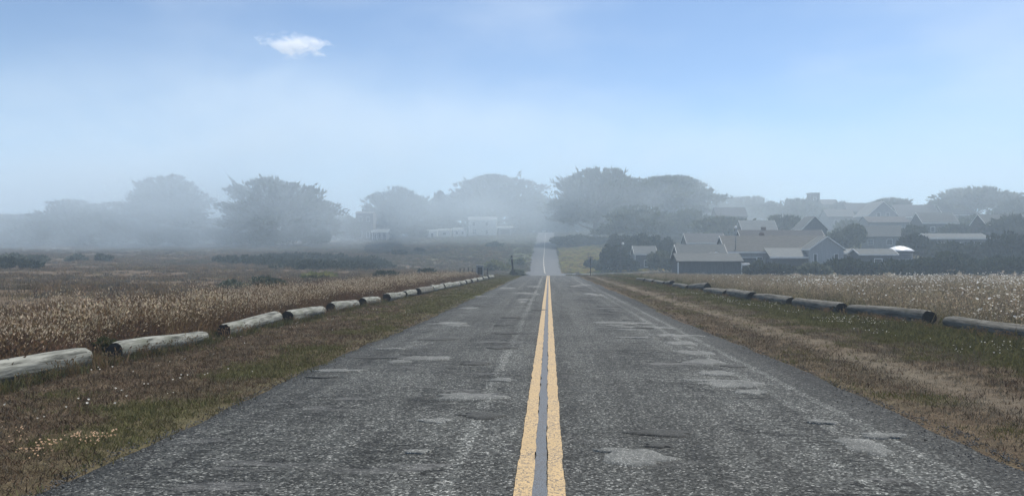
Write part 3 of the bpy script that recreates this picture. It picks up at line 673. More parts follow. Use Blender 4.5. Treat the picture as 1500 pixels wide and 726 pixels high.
def tree(label, px, Z, w, h, style='cypress', seed=0, group='trees along the hill skyline', mat=None, clear=0.12, lobes=26, n=None, depth=None, skew=0.0, name=None):
    g = np.random.default_rng(seed); p = at(px, Z)
    root = empty(name or {'cypress': 'cypress_tree', 'flat': 'umbrella_tree', 'cone': 'conifer_tree', 'bushy': 'bushy_tree'}[style], p - Vector((0, 0, 0.15)), g.uniform(0, 0))
    tag(root, label, 'tree', group)
    rx = w / 2; ryd = (depth or w * 0.8) / 2; C = []; Rr = []
    z0 = h * clear
    for i in range(lobes):
        a = g.uniform(0, 2 * math.pi); t = g.uniform(0, 1)
        if style == 'cypress':
            prof = (1 - 0.55 * t ** 2.2) * (0.8 + 0.2 * min(1, t * 3)); f = math.sqrt(g.uniform(0.08, 1)); zz = z0 + (h - z0) * (0.12 + 0.82 * t)
            lr = w * g.uniform(0.10, 0.17); sc = (1.15, 1.15, 0.55)
        elif style == 'flat':
            prof = 1.0; f = math.sqrt(g.uniform(0, 1)); zz = h * (0.62 + 0.28 * g.uniform(0, 1) * (1 - 0.6 * f * f) + 0.06); lr = w * g.uniform(0.10, 0.16); sc = (1.2, 1.2, 0.42)
        elif style == 'cone':
            prof = 1 - 0.85 * t; f = math.sqrt(g.uniform(0.05, 1)); zz = z0 + (h - z0) * (0.08 + 0.86 * t); lr = w * g.uniform(0.12, 0.2); sc = (1, 1, 0.7)
        else:
            prof = math.sqrt(max(0.1, 1 - (t * 1.1 - 0.25) ** 2)); f = math.sqrt(g.uniform(0.1, 1)); zz = z0 + (h - z0) * (0.08 + 0.82 * t); lr = w * g.uniform(0.12, 0.2); sc = (1, 1, 0.75)
        C.append((math.cos(a) * rx * 0.86 * prof * f + skew * zz, math.sin(a) * ryd * 0.86 * prof * f, zz)); Rr.append((lr * sc[0], lr * sc[1], lr * sc[2]))
    C = np.array(C); Rr = np.array(Rr)
    n = n or int(5000 + 38 * w * h)
    V, F = dome_crown(g, rx, ryd, h, z0, n, style, skew, seed)
    mb = MB(); tr = 0.035 * h * (0.8 if style != 'flat' else 0.6) + 0.12
    top = Vector((skew * h * 0.7, 0, h * 0.72))
    mb.tube([(0, 0, -0.3), (0.02 * h * g.normal(), 0.02 * h * g.normal(), h * 0.2), (skew * h * 0.4 + 0.02 * h * g.normal(), 0, h * 0.45), top], [tr * 1.25, tr, tr * 0.7, tr * 0.25], 8)
    mb.build('trunk', M['bark'], root)
    lb = MB()
    for i in g.choice(lobes, min(12, lobes), replace=False):
        c = Vector(C[i]); b = Vector((skew * c.z * 0.4, 0, max(h * 0.14, c.z * 0.45))); mid = (b + c) * 0.5 + Vector((0, 0, -0.04 * h))
        lb.tube([b, mid, c], [tr * 0.5, tr * 0.32, tr * 0.1], 5)
    lb.build('limbs', M['bark'], root)
    link('crown', np_mesh('crown', V, F, mat or (M['cypress'] if style in ('cypress', 'cone') else M['pine'])), root)
    return root

def shrub(label, px, Z, w, h, seed=0, mat='scrub', depth=None, group=None, n=None, name='shrub', leaf=0.34):
    g = np.random.default_rng(seed); p = at(px, Z)
    root = empty(name, p); tag(root, label, 'shrub', group)
    k = 9 + int(w * 1.2); C = np.zeros((k, 3)); d = (depth or w * 0.7) / 2
    a = g.uniform(0, 6.283, k); f = np.sqrt(g.uniform(0, 1, k)); C[:, 0] = np.cos(a) * f * w * 0.42; C[:, 1] = np.sin(a) * f * d * 0.84
    C[:, 2] = h * (0.25 + 0.5 * g.uniform(0.1, 1, k) * np.sqrt(np.maximum(0.05, 1 - f * f * 0.8)))
    Rr = np.stack([np.full(k, w * 0.5 / math.sqrt(k) * 1.3), np.full(k, w * 0.5 / math.sqrt(k) * 1.3), np.full(k, h * 0.28)], 1) * g.uniform(0.7, 1.2, (k, 1))
    n = n or int(500 + 60 * w * h)
    V, F = spray_cloud(g, C, Rr, n, leaf * 1.7, leaf, up=0.5, origin=np.array([0, 0, 0.0])); V[:, 2] = np.maximum(V[:, 2], -0.1)
    sb = MB()
    for i in range(min(6, k)):
        c = Vector(C[i]); sb.tube([(c.x * 0.15, c.y * 0.15, -0.15), c * 0.55, c], [0.06, 0.045, 0.02], 5)
    sb.build('stems', M['bark'], root)
    link('foliage', np_mesh('foliage', V, F, M[mat]), root)
    return root

def m_of(px_w, Z): return px_w * Z / FPX
TREES = [ # label, col, Z, width px, top row, style, extra
 ('low hazy tree at the far left edge of the photo', 20, 250, 120, 318, 'bushy', {}),
 ('low rounded tree nearly lost in fog left of the cypresses', 105, 246, 110, 297, 'bushy', {}),
 ('bushy foggy tree joining the left side of the tall cypress', 165, 240, 90, 300, 'bushy', {}),
 ('tall spreading cypress with layered edge, leftmost of the big trees', 250, 238, 108, 262, 'cypress', {}),
 ('broad domed cypress with a spiky top left of the dark tower house', 402, 236, 128, 266, 'cypress', {}),
 ('low foggy tree under the right edge of the broad domed cypress', 465, 250, 60, 305, 'bushy', {}),
 ('low tree filling the gap between the two big left cypresses', 318, 252, 60, 322, 'bushy', {}),
 ('rounded flat topped tree behind the dark tower house', 578, 300, 92, 278, 'bushy', {'clear': .1}),
 ('narrow upright tree standing left of the white two storey house', 645, 310, 42, 284, 'cone', {}),
 ('wide spiky cypress behind the white two storey house', 726, 328, 118, 262, 'cypress', {}),
 ('sloping tree at the left of the road top beside the wide spiky cypress', 785, 340, 60, 286, 'bushy', {}),
 ('low tree between the tower house and the white house', 618, 318, 60, 300, 'bushy', {}),
 ('biggest cypress at the right of the road, tall and windswept', 872, 252, 118, 252, 'cypress', {'skew': .03}),
 ('broad cypress right of the biggest one with bright sky gaps beneath its crown', 978, 248, 112, 262, 'flat', {'lobes': 34}),
 ('dark low tree filling under the broad cypress right of the road', 940, 232, 120, 305, 'bushy', {}),
 ('rounded tree under the right side of the broad cypress', 1012, 225, 70, 310, 'bushy', {}),
 ('low flat hedge like tree on the skyline left of the square tower', 1100, 275, 84, 291, 'bushy', {}),
 ('tree rising just left of the square water tower', 1163, 262, 70, 294, 'bushy', {}),
 ('small ragged tree on the skyline right of the square tower', 1230, 262, 40, 296, 'bushy', {}),
 ('foggy tree on the skyline between the broad cypress and the low hedge like tree', 1050, 270, 50, 300, 'bushy', {}),
 ('small flat topped tree above the dark gabled roof', 1306, 240, 52, 292, 'flat', {'lobes': 14}),
 ('large flat crowned tree with bare trunk, rightmost on the skyline', 1430, 232, 98, 276, 'flat', {'lobes': 30}),
 ('tree cut off by the right photo edge below the skyline', 1500, 215, 60, 292, 'bushy', {}),
 ('dark tree below the flat crowned tree on the right slope', 1440, 205, 90, 316, 'bushy', {}),
 ('dark rounded tree at the right edge above the hedge', 1495, 178, 80, 318, 'bushy', {}),
 ('low tree between the gabled roofs and the right slope', 1408, 190, 44, 330, 'bushy', {}),
 ('grey green tree beside the pale gabled roof on the hill', 1246, 206, 34, 324, 'bushy', {}),
 ('leafy tree standing behind the long shingled house', 1148, 200, 50, 316, 'bushy', {}),
 ('foggy tree just past the road top, left one behind the parked car', 800, 372, 70, 298, 'bushy', {}),
 ('foggy tree just past the road top, right one under the biggest cypress', 842, 368, 80, 303, 'bushy', {}),
 ('low foggy tree between the broad domed cypress and the white glimpsed house', 490, 292, 50, 312, 'bushy', {}),
 ('low spreading tree left of the pale shingled roof', 1062, 200, 70, 318, 'bushy', {}),
]
for i, (lb, px, Z, wpx, top, st, kw) in enumerate(TREES):
    p = at(px, Z); hgt = CAM[2] + (363 - top) / FPX * Z - p.z
    tree(lb, px, Z, m_of(wpx, Z), hgt, st, seed=100 + i, **kw)

SHRUBS = [ # label, col, Z, width px, height px, mat
 ('rounded pale topped bush behind the lamp pole', 914, 190, 56, 32, 'scrub'),
 ('dark round bush beside the tall lamp pole', 899, 158, 40, 34, 'scrub'),
 ('small rounded bush on the left flank of the dark round bush', 880, 159, 20, 17, 'scrub_grey'),
 ('low dark bush in front of the parked car by the side street', 890, 160, 20, 14, 'scrub'),
 ('dark bush leaning against the small cottage', 921, 156, 30, 18, 'scrub'),
 ('narrow dark bush at the left corner of the small cottage roof', 928, 168, 10, 26, 'scrub'),
 ('dark hedge lining and shading the right side of the upper road', 850, 236, 100, 14, 'scrub'),  # hedge foliage also stands for the tree shadow across the right lane
 ('small dark bush by the street sign on the bank', 868, 170, 30, 10, 'scrub'),
 ('leafy bush between the small cottage and the gabled cottage', 975, 150, 50, 30, 'scrub_grey'),
 ('broad bush behind the small cottage', 955, 178, 80, 40, 'scrub'),
 ('bush in front of the dark garage opening', 1128, 108, 70, 20, 'scrub'),
 ('grey bush growing before the pale gable wall', 1190, 106, 56, 18, 'scrub_grey'),
 ('dark bush right of the pale gable wall', 1245, 108, 66, 26, 'scrub'),
 ('wide dark bush below the round tank', 1310, 106, 100, 26, 'scrub'),
 ('dark bush between the round tank and the right edge', 1395, 105, 110, 30, 'scrub'),
 ('largest dark bush at the right edge of the photo above the meadow', 1480, 102, 120, 26, 'scrub'),
 ('bushy mound behind the round tank', 1345, 150, 70, 36, 'scrub'),
 ('tall dark bush left of the long low house on the right', 1338, 172, 40, 34, 'scrub_grey'),
 ('dark thicket in front of the long low house on the right', 1420, 140, 120, 30, 'scrub'),
 ('dark overgrown bush at the right edge below the trees', 1485, 132, 90, 46, 'scrub'),
 ('grey bush on the slope under the pale gabled house', 1240, 172, 60, 34, 'scrub_grey'),
 ('bush at the near end of the log row gap on the left', 150, 12.6, 44, 40, 'green_stem'),
 ('low dark bush in the left field before the foggy trees', 32, 118, 70, 15, 'scrub_grey'),
 ('wide dark bush at the left photo edge in the brown field', 18, 92, 90, 14, 'scrub'),
 ('small grey bush, left one of a pair in the foggy left field', 114, 140, 34, 9, 'scrub_grey'),
 ('small grey bush, right one of a pair in the foggy left field', 150, 140, 28, 9, 'scrub_grey'),
 ('dark spiky bush behind the tall grass in the middle of the left field', 392, 47, 60, 16, 'scrub_grey'),
 ('dark low bush left of the spiky bush behind the tall grass', 345, 45, 50, 12, 'scrub_grey'),
 ('yellow green bush in the left field', 468, 72, 42, 7, 'scrub_lime'),
 ('small dark bush in the left field right of the yellow green one', 565, 74, 30, 6, 'scrub'),
 ('small dark bush near the fence posts', 622, 90, 24, 7, 'scrub'),
 ('dark bush right of the tower house on the slope', 585, 190, 20, 7, 'scrub'),
 ('small round bush below the white annexe', 615, 205, 14, 6, 'scrub'),
 ('low grey bush below the white two storey house', 724, 232, 26, 7, 'scrub_grey'),
 ('pale bush just beyond the leaning marker post', 756, 106, 24, 6, 'scrub_grey'),
 ('grey green bush on the bank left of the far road', 728, 156, 44, 13, 'scrub_lime'),
 ('spotted green bush at the left edge of the far road', 757, 178, 24, 13, 'scrub_lime'),
 ('dark bush under the broad domed cypress', 430, 232, 130, 26, 'scrub'),
 ('dark bush under the leftmost big cypress', 205, 234, 170, 30, 'scrub'),
 ('dark bush under the low hazy trees at the far left', 60, 236, 140, 26, 'scrub'),
 ('tall dark bush closing the gap between the two big left cypresses', 330, 246, 90, 22, 'scrub'),
 ('dark bush at the left foot of the broad domed cypress', 362, 240, 70, 20, 'scrub'),
 ('bush beside the left wall of the tower house', 505, 268, 40, 36, 'scrub_grey'),
 ('bush between the tower house porch and the white annexe', 598, 285, 60, 26, 'scrub'),
 ('low bush right of the white two storey house', 765, 318, 50, 16, 'scrub_grey'),
]
for i, (lb, px, Z, wpx, hpx, mt) in enumerate(SHRUBS):
    near = Z < 60
    shrub(lb, px, Z, m_of(wpx, Z), m_of(hpx, Z) * (1.25 if Z > 20 else 0.7), seed=400 + i, mat=mt, leaf=0.07 if Z < 20 else 0.16 if near else 0.38, n=None if not near else 900, name='bush')

# the big low thicket in the left field reads as one mass
g = np.random.default_rng(7); C = []; Rr = []
for k in range(420):
    px = g.uniform(318, 574); Z = g.uniform(106, 182); p = at(px, Z)
    if abs(px - 452) / 130 + abs(Z - 143) / 42 > 0.75 + 0.7 * float(fbm(p.x / 9, p.y / 9, 12)): continue
    if float(fbm(p.x / 5, p.y / 8, 14)) < 0.42: continue
    r = g.uniform(0.8, 2.4); hh = g.uniform(0.25, 1.1); C.append((p.x, p.y, p.z + hh * 0.5)); Rr.append((r, r, hh))
V, F = spray_cloud(g, np.array(C), np.array(Rr), 20000, 0.5, 0.32, up=0.6, origin=np.array([-60, 148, -20.0]))
tag(link('scrub_thicket', np_mesh('scrub_thicket', V, F, M['scrub'])), 'dark low thicket spread across the left field before the foggy trees', 'scrub', kind='stuff')

# far wood beyond everything, one foggy mass
C = []; Rr = []
for k in range(900):
    px = g.uniform(-260, 1760); Z = g.uniform(350, 400) if px > 520 else g.uniform(290, 340)
    p = at(px, Z); hh = g.uniform(2, 9) * (1.0 if px < 900 else 0.6); C.append((p.x, p.y, p.z + hh * g.uniform(0.2, 0.9))); r = g.uniform(2.5, 4.5); Rr.append((r, r, r * 0.8))
V, F = spray_cloud(g, np.array(C), np.array(Rr), 52000, 2.2, 1.3, up=0.5, origin=np.array([0, 330, -30.0]))
tag(link('distant_wood', np_mesh('distant_wood', V, F, M['pine'])), 'low distant wood fading into fog behind the trees and houses', 'wood', kind='stuff')

# ================================================================== BUILDINGS
def window(mb_parent, x, z, w, h, y, muntins=(1, 1), fw=0.1, trim='trim', face='front'):
    """frame bars proud of the wall on the front (-y) or on a side, pane set back inside the frame, all butted end to end"""
    fr = MB(); pn = MB(); mu = MB()
    def bx(mb, a0, a1, q0, q1, z0, z1):
        if face == 'front': mb.box(a0, a1, y - q1, y - q0, z0, z1)
        elif face == 'left': mb.box(y - q1, y - q0, a0, a1, z0, z1)
        else: mb.box(y + q0, y + q1, a0, a1, z0, z1)
    x0, x1, z0, z1 = x - w/2, x + w/2, z, z + h
    bx(fr, x0 - fw, x1 + fw, 0.0, 0.07, z1, z1 + fw); bx(fr, x0 - fw, x1 + fw, 0.0, 0.09, z0 - fw, z0)
    bx(fr, x0 - fw, x0, 0.0, 0.065, z0, z1); bx(fr, x1, x1 + fw, 0.0, 0.065, z0, z1)
    f = fr.build('window', M[trim], mb_parent)
    bx(pn, x0, x1, 0.004, 0.02, z0, z1); pn.build('pane', M['glass'], f)
    if muntins != (1, 1):
        for k in range(1, muntins[0]): xx = x0 + w * k / muntins[0]; bx(mu, xx - 0.025, xx + 0.025, 0.022, 0.045, z0, z1)
        for k in range(1, muntins[1]): zz = z0 + h * k / muntins[1]; bx(mu, x0, x1, 0.02, 0.043, zz - 0.022, zz + 0.022)
        mu.build('glazing_bar', M[trim], f)
    return f

def slab(mb, a, b, t, ov):
    """roof slope from eave (u,z) a to ridge b in profile; returns the four profile corners"""
    return [(a[0], a[1]), (b[0], b[1]), (b[0], b[1] + t), (a[0], a[1] + t)]

def house(label, px, Z, w, d, h, rise, ridge='x', wall='wall_grey', roof='roof_grey', rz=0.0, wins=(), door=None, chimney=None, ov=0.35, trim=True, group=None, name='house', dz=-0.2, cat='house', parent=None, loc=None, extra=None):
    """gabled house; local -y faces the road's near end. w along x, d along y"""
    p = at(px, Z, dz) if loc is None else Vector(loc)
    if parent is None:
        root = empty(name, p, rz + YAW); tag(root, label, cat, group)
    else:
        root = parent
    ox, oy, oz = (0, 0, 0) if parent is None else p
    W = MB(); x0, x1, y0, y1 = ox - w/2, ox + w/2, oy - d/2, oy + d/2; zt = oz + h
    if ridge == 'x': W.prism([(y0, oz - .4), (y1, oz - .4), (y1, zt), (oy, zt + rise), (y0, zt)], 'x', x0, x1)
    else: W.prism([(x0, oz - .4), (x1, oz - .4), (x1, zt), (ox, zt + rise), (x0, zt)], 'y', y0, y1)
    wo = W.build('wall', M[wall], root)
    t = 0.16; half = (d if ridge == 'x' else w) / 2; sl = rise / half; c0 = oy if ridge == 'x' else ox
    a0, a1 = (x0 - ov, x1 + ov) if ridge == 'x' else (y0 - ov, y1 + ov)
    for sgn in (-1, 1):
        rb = MB(); e = c0 + sgn * (half + ov); ez = zt - sl * ov + 0.01; rg = zt + rise + 0.01
        prof = [(e, ez), (c0, rg), (c0, rg + t), (e, ez + t)]
        rb.prism(prof if sgn > 0 else prof[::-1], ridge, a0, a1)
        rf = rb.build('roof', M[roof], root)
        if chimney and sgn > 0:
            cb = MB(); cx, cw, ch = chimney
            zc = zt + rise * 0.7
            if ridge == 'x': cb.box(ox + cx - cw/2, ox + cx + cw/2, oy + 0.25, oy + 0.25 + cw, zc, zt + rise + ch)
            else: cb.box(ox + 0.25, ox + 0.25 + cw, oy + cx - cw/2, oy + cx + cw/2, zc, zt + rise + ch)
            cc = cb.build('chimney', M['brick'], rf)
        if trim:
            tb = MB()
            q0, q1 = (a0 - 0.05, a0 - 0.003) ; 
            pf = [(e, ez - 0.05), (c0, rg - 0.05), (c0, rg + t + 0.02), (e, ez + t + 0.02)]
            if sgn < 0: pf = pf[::-1]
            tb.prism(pf, ridge, a0 - 0.05, a0 - 0.003); tb.prism(pf, ridge, a1 + 0.003, a1 + 0.05)
            # eave board
            if ridge == 'x': tb.box(a0, a1, min(e + sgn * .003, e + sgn * .05), max(e + sgn * .003, e + sgn * .05), ez - 0.06, ez + t)
            else: tb.box(min(e + sgn * .003, e + sgn * .05), max(e + sgn * .003, e + sgn * .05), a0, a1, ez - 0.06, ez + t)
            tb.build('roof_trim', M['trim'], rf)
    for wd in wins:
        f = wd[5] if len(wd) > 5 else 'front'
        yy = y0 if f == 'front' else (x0 if f == 'left' else x1)
        window(root, ox + wd[0] if f == 'front' else oy + wd[0], oz + wd[1], wd[2], wd[3], yy, wd[4] if len(wd) > 4 else (1, 1), face=f)
    if door:
        db = MB(); dx, dw, dh = door[:3]
        db.box(ox + dx - dw/2, ox + dx + dw/2, y0 - 0.05, y0 - 0.003, oz, oz + dh); dob = db.build('door', M[door[3] if len(door) > 3 else 'dark_open'], root)
        fb = MB(); fb.box(ox + dx - dw/2 - .1, ox + dx - dw/2, y0 - .07, y0, oz, oz + dh); fb.box(ox + dx + dw/2, ox + dx + dw/2 + .1, y0 - .07, y0, oz, oz + dh); fb.box(ox + dx - dw/2 - .1, ox + dx + dw/2 + .1, y0 - .075, y0, oz + dh, oz + dh + .12)
        fb.build('door_frame', M['trim'], dob)
    return root

def corner_boards(root, w, d, h):
    b = MB()
    for sx in (-1, 1): b.box(sx * w/2 - 0.09, sx * w/2 + 0.09, -d/2 - 0.03, -d/2 + 0.15, -0.3, h - 0.02)
    b.build('corner_board', M['trim'], root)

HG = 'grey board houses of the foggy village'
# small cottage behind the side street
r = house('small dark cottage with white framed window beside the lamp pole', 943, 163, 4.6, 5.0, 3.7, 1.6, 'x', 'wall_dark', 'roof_grey', wins=[(0.55, 1.0, 1.7, 1.3, (2, 2))], ov=0.25, group=HG, name='cottage', dz=-0.35)
corner_boards(r, 4.6, 5.0, 3.6)
pb = MB(); pb.prism([(2.36, -0.3), (4.6, -0.3), (4.6, 1.9), (2.36, 2.9)], 'y', -2.2, 2.0); pb.build('side_porch', M['wall_dark'], r)
rb = MB(); rb.prism([(2.34, 2.96), (4.9, 1.78), (4.9, 1.96), (2.34, 3.14)], 'y', -2.55, 2.2); prf = rb.build('porch_roof', M['roof_grey'], r)
tb = MB(); tb.prism([(2.34, 2.92), (4.95, 1.72), (4.95, 2.02), (2.34, 3.22)], 'y', -2.62, -2.553); tb.build('roof_trim', M['trim'], prf)
# low barn at the meadow edge
r = house('long low dark barn with plain shingle roof at the meadow edge', 1034, 112, 9.4, 4.6, 2.35, 1.05, 'x', 'wall_dark', 'roof_grey', trim=False, ov=0.3, group=HG, name='barn', cat='barn', dz=0.0, wins=())
corner_boards(r, 9.4, 4.6, 2.3)
# gabled cottage behind the barn
r = house('cottage with small front gable and wide white window behind the low barn', 1024, 131, 8.2, 6.0, 3.3, 2.2, 'x', 'wall_dark', 'roof_grey', trim=True, ov=0.3, group=HG, name='cottage', dz=-0.2, wins=[(-3.2, 1.4, 1.6, 1.0)])
house('', 0, 0, 4.4, 2.2, 3.05, 1.15, 'y', 'wall_dark', 'roof_grey', parent=r, loc=(1.6, -3.9, 0), wins=[(0.7, 2.2, 1.9, 0.35)], ov=0.25)
# long house with pale gable wing
r = house('long shingled house with pale front gable, largest of the village', 1130, 137, 18.6, 7.0, 3.9, 2.7, 'x', 'wall_grey', 'roof_brown', trim=True, ov=0.35, group=HG, name='long_house', dz=-0.3, chimney=(-1.6, 0.7, 0.7),
          wins=[(-8.2, 1.2, 0.8, 1.5), (-3.4, 1.3, 0.9, 1.5)], door=(-5.6, 3.4, 2.7))  # wide door slab is dark colour for the shade in an open bay
house('', 0, 0, 6.0, 3.4, 4.3, 2.1, 'y', 'wall_light', 'roof_grey', parent=r, loc=(7.3, -5.2, 0), wins=[(-2.0, 1.1, 0.5, 2.3), (1.7, 1.1, 0.6, 2.3)], ov=0.3)
gb = MB(); gb.box(-2.3, 4.2, -6.2, -3.503, -0.3, 2.75); gw = gb.build('garage', M['wall_dark'], r)
gr_ = MB(); gr_.prism([(-6.6, 2.78), (-3.46, 4.35), (-3.46, 4.5), (-6.6, 2.93)], 'x', -2.6, 4.25); gr_.build('roof', M['roof_pale'], gw)
gd = MB(); gd.box(-2.0, 3.9, -6.25, -6.203, -0.2, 2.45); gd.build('garage_opening_shade', M['dark_open'], gw)  # dark sheet stands for the shade inside the open garage
gt = MB(); gt.box(-2.6, 4.25, -6.66, -6.603, 2.68, 2.93); gt.build('roof_trim', M['trim'], gw)
# stove pipe with white globe cap on the long house
sp = MB(); sp.tube([(-7.6, -3.2, 3.9), (-7.6, -3.2, 8.0)], [0.09, 0.09], 8); so = sp.build('vent_pipe', M['grey_metal'], r)
cp = MB(); cp.tube([(-7.6, -3.2, 7.9), (-7.6, -3.2, 8.05), (-7.6, -3.2, 8.3), (-7.6, -3.2, 8.48)], [0.12, 0.24, 0.24, 0.08], 10); cp.build('pipe_cap', M['white_metal'], so)
# flat roofed lean-to
r = empty('shed', at(1088, 124, -0.2), YAW); tag(r, 'little shed with flat white roof before the long house', 'shed', HG)
b = MB(); b.box(-1.6, 1.6, -1.2, 1.2, -0.3, 2.0); b.build('wall', M['wall_dark'], r)
b = MB(); b.prism([(-1.8, 2.02), (1.8, 2.02), (1.6, 2.3), (-1.6, 2.34)], 'y', -1.5, 1.4); b.build('roof', M['white_metal'], r)
b = MB(); b.box(-0.9, 0.9, -1.25, -1.203, -0.1, 1.8); b.build('door', M['dark_open'], r)
# houses behind
house('long dark ridge roof with chimney rising behind the long house', 1142, 156, 17, 7, 3.6, 2.9, 'x', 'wall_brown', 'roof_dark', group=HG, chimney=(-3.2, 0.8, 0.8), name='house', wins=[(-6, 1.2, 1, 1.2), (4, 1.2, 1, 1.2)], dz=0.2)
house('house with pale shingle roof up the slope behind the long house', 1108, 192, 8.5, 6, 3.0, 2.8, 'x', 'wall_brown', 'roof_pale', group=HG, wins=[(-2, 1, 1, 1.2), (2, 1, 1, 1.2)], dz=0.6)
house('dark board house half hidden in trees right of the broad cypress', 1030, 182, 9.0, 6, 3.2, 2.2, 'x', 'wall_brown', 'roof_dark', group=HG, wins=[(0, 1.2, 1.2, 1.2)], dz=0)
# square water tower
r = empty('water_tower', at(1191, 262, -0.3), YAW); tag(r, 'square boarded water tower standing above the skyline trees', 'tower')
tw = MB(); tw.box(-1.6, 1.6, -1.6, 1.6, 0, 11.0); tw.build('wall', M['wall_brown'], r)
tw = MB(); tw.box(-1.85, 1.85, -1.85, 1.85, 11.003, 11.22); tw.build('roof', M['roof_dark'], r)
window(r, 0, 8.6, 0.8, 1.0, -1.6)
for sx in (-1, 1):
    b = MB(); b.box(sx * 1.62 - 0.1, sx * 1.62 + 0.1, -1.68, -1.45, 0, 10.9); b.build('corner_post', M['wall_grey'], r)
house('dark roofed house on the skyline right beside the square tower', 1212, 266, 5.5, 5, 6.6, 1.7, 'x', 'wall_brown', 'roof_dark', group=HG, trim=False, dz=0, wins=[(0, 4, .9, 1.1)])
house('house with long roof on the skyline left of the flat topped tree', 1256, 246, 9, 6, 4.6, 2.8, 'x', 'wall_brown', 'roof_dark', group=HG, trim=False, wins=[(-2.5, 2.2, 1, 1.2), (2.5, 2.2, 1, 1.2)])
house('house with big pale front gable below the skyline', 1283, 216, 8.4, 8, 5.0, 3.8, 'y', 'wall_grey', 'roof_pale', group=HG, wins=[(-1.2, 4.3, 0.9, 1.3), (1.4, 4.3, 0.9, 1.3)])
house('grey house with straight dark eave below the pale gable', 1294, 197, 10.5, 6, 4.4, 1.5, 'x', 'wall_grey', 'roof_dark', group=HG, wins=[(-3.5, 1.6, 1, 1.4), (0, 1.6, 1, 1.4), (3.5, 1.6, 1, 1.4)], trim=False)
house('dark gabled house on the skyline under the small flat topped tree', 1338, 232, 12.2, 7, 3.4, 3.6, 'x', 'wall_brown', 'roof_dark', group=HG, wins=[(-3, 1.2, 1, 1.2), (3, 1.2, 1, 1.2)])
house('dark roofed house across the notch right of the dark gabled house', 1396, 236, 10.0, 7, 3.6, 3.4, 'x', 'wall_brown', 'roof_dark', group=HG, wins=[(0, 1.2, 1, 1.2)])
house('long low grey house with straight eave among the right hand bushes', 1393, 166, 12.6, 6, 3.1, 1.0, 'x', 'wall_dark', 'roof_grey', group=HG, trim=True, wins=[(-4, 1.1, 1.2, 1.0), (0, 1.1, 1.2, 1.0), (4, 1.1, 1.2, 1.0)])
house('low outbuilding with pale roof edge right of the pale gable', 1246, 141, 6.6, 4, 2.5, 0.7, 'x', 'wall_dark', 'roof_pale', group=HG, name='outbuilding', cat='outbuilding', trim=True, door=(1.6, 1.6, 2.0))
house('pale roofed house half hidden on the slope left of the flat crowned tree', 1290, 176, 8, 6, 3.0, 2.4, 'x', 'wall_grey', 'roof_grey', group=HG, trim=False, wins=[(-2, 1, 1, 1.2), (2, 1, 1, 1.2)], rz=-0.5)
house('dark roofed house deep in the trees right of the broad cypress top', 1068, 228, 9, 6, 5.0, 2.6, 'x', 'wall_brown', 'roof_dark', group=HG, trim=False, wins=[(0, 2, 1, 1.2)], dz=0.4)
house('narrow dark house with steep front gable beside the pale shingle roof', 1186, 184, 6, 6, 4.2, 3.0, 'y', 'wall_dark', 'roof_grey', group=HG, wins=[(0, 2.2, 1.1, 1.3)], dz=0)
house('grey house with low pitched roof left of the big pale gable', 1226, 226, 8, 6, 4.0, 2.2, 'x', 'wall_grey', 'roof_grey', group=HG, trim=False, wins=[(-1.6, 1.6, 1, 1.2), (1.6, 1.6, 1, 1.2)], dz=0)
house('dark cottage on the slope below the skyline notch', 1368, 198, 9, 6, 3.6, 2.6, 'x', 'wall_dark', 'roof_grey', group=HG, wins=[(-2, 1.2, 1, 1.2), (2, 1.2, 1, 1.2)], dz=0.2)
house('dark house peeping out above the hedge at the far right', 1464, 182, 10, 6, 4.2, 2.4, 'x', 'wall_brown', 'roof_grey', group=HG, wins=[(-2, 1.8, 1, 1.2), (2, 1.8, 1, 1.2)], dz=0.2)
house('low dark shed between the long house and the round tank', 1278, 128, 6.0, 4, 2.6, 0.8, 'x', 'wall_dark', 'roof_grey', group=HG, name='shed', cat='shed', trim=True, wins=[(0, 1.0, 1.2, 0.8)], dz=0.1)
# round tank
r = empty('water_tank', at(1318, 136, -0.2), YAW); tag(r, 'round dark water tank with bright white domed lid', 'tank')
tk = MB(); tk.tube([(0, 0, -0.2), (0, 0, 2.9)], [2.15, 2.15], 28); tk.build('wall', M['wall_dark'], r)
tk = MB(); tk.tube([(0, 0, 2.92), (0, 0, 3.0), (0, 0, 3.3), (0, 0, 3.6), (0, 0, 3.8), (0, 0, 3.88)], [2.4, 2.38, 1.95, 1.3, 0.7, 0.1], 28); tk.build('domed_lid', M['white_metal'], r)
for hz in (0.6, 1.5, 2.4):
    tk = MB(); tk.tube([(0, 0, hz), (0, 0, hz + 0.08)], [2.18, 2.18], 28); tk.build('hoop', M['grey_metal'], r)
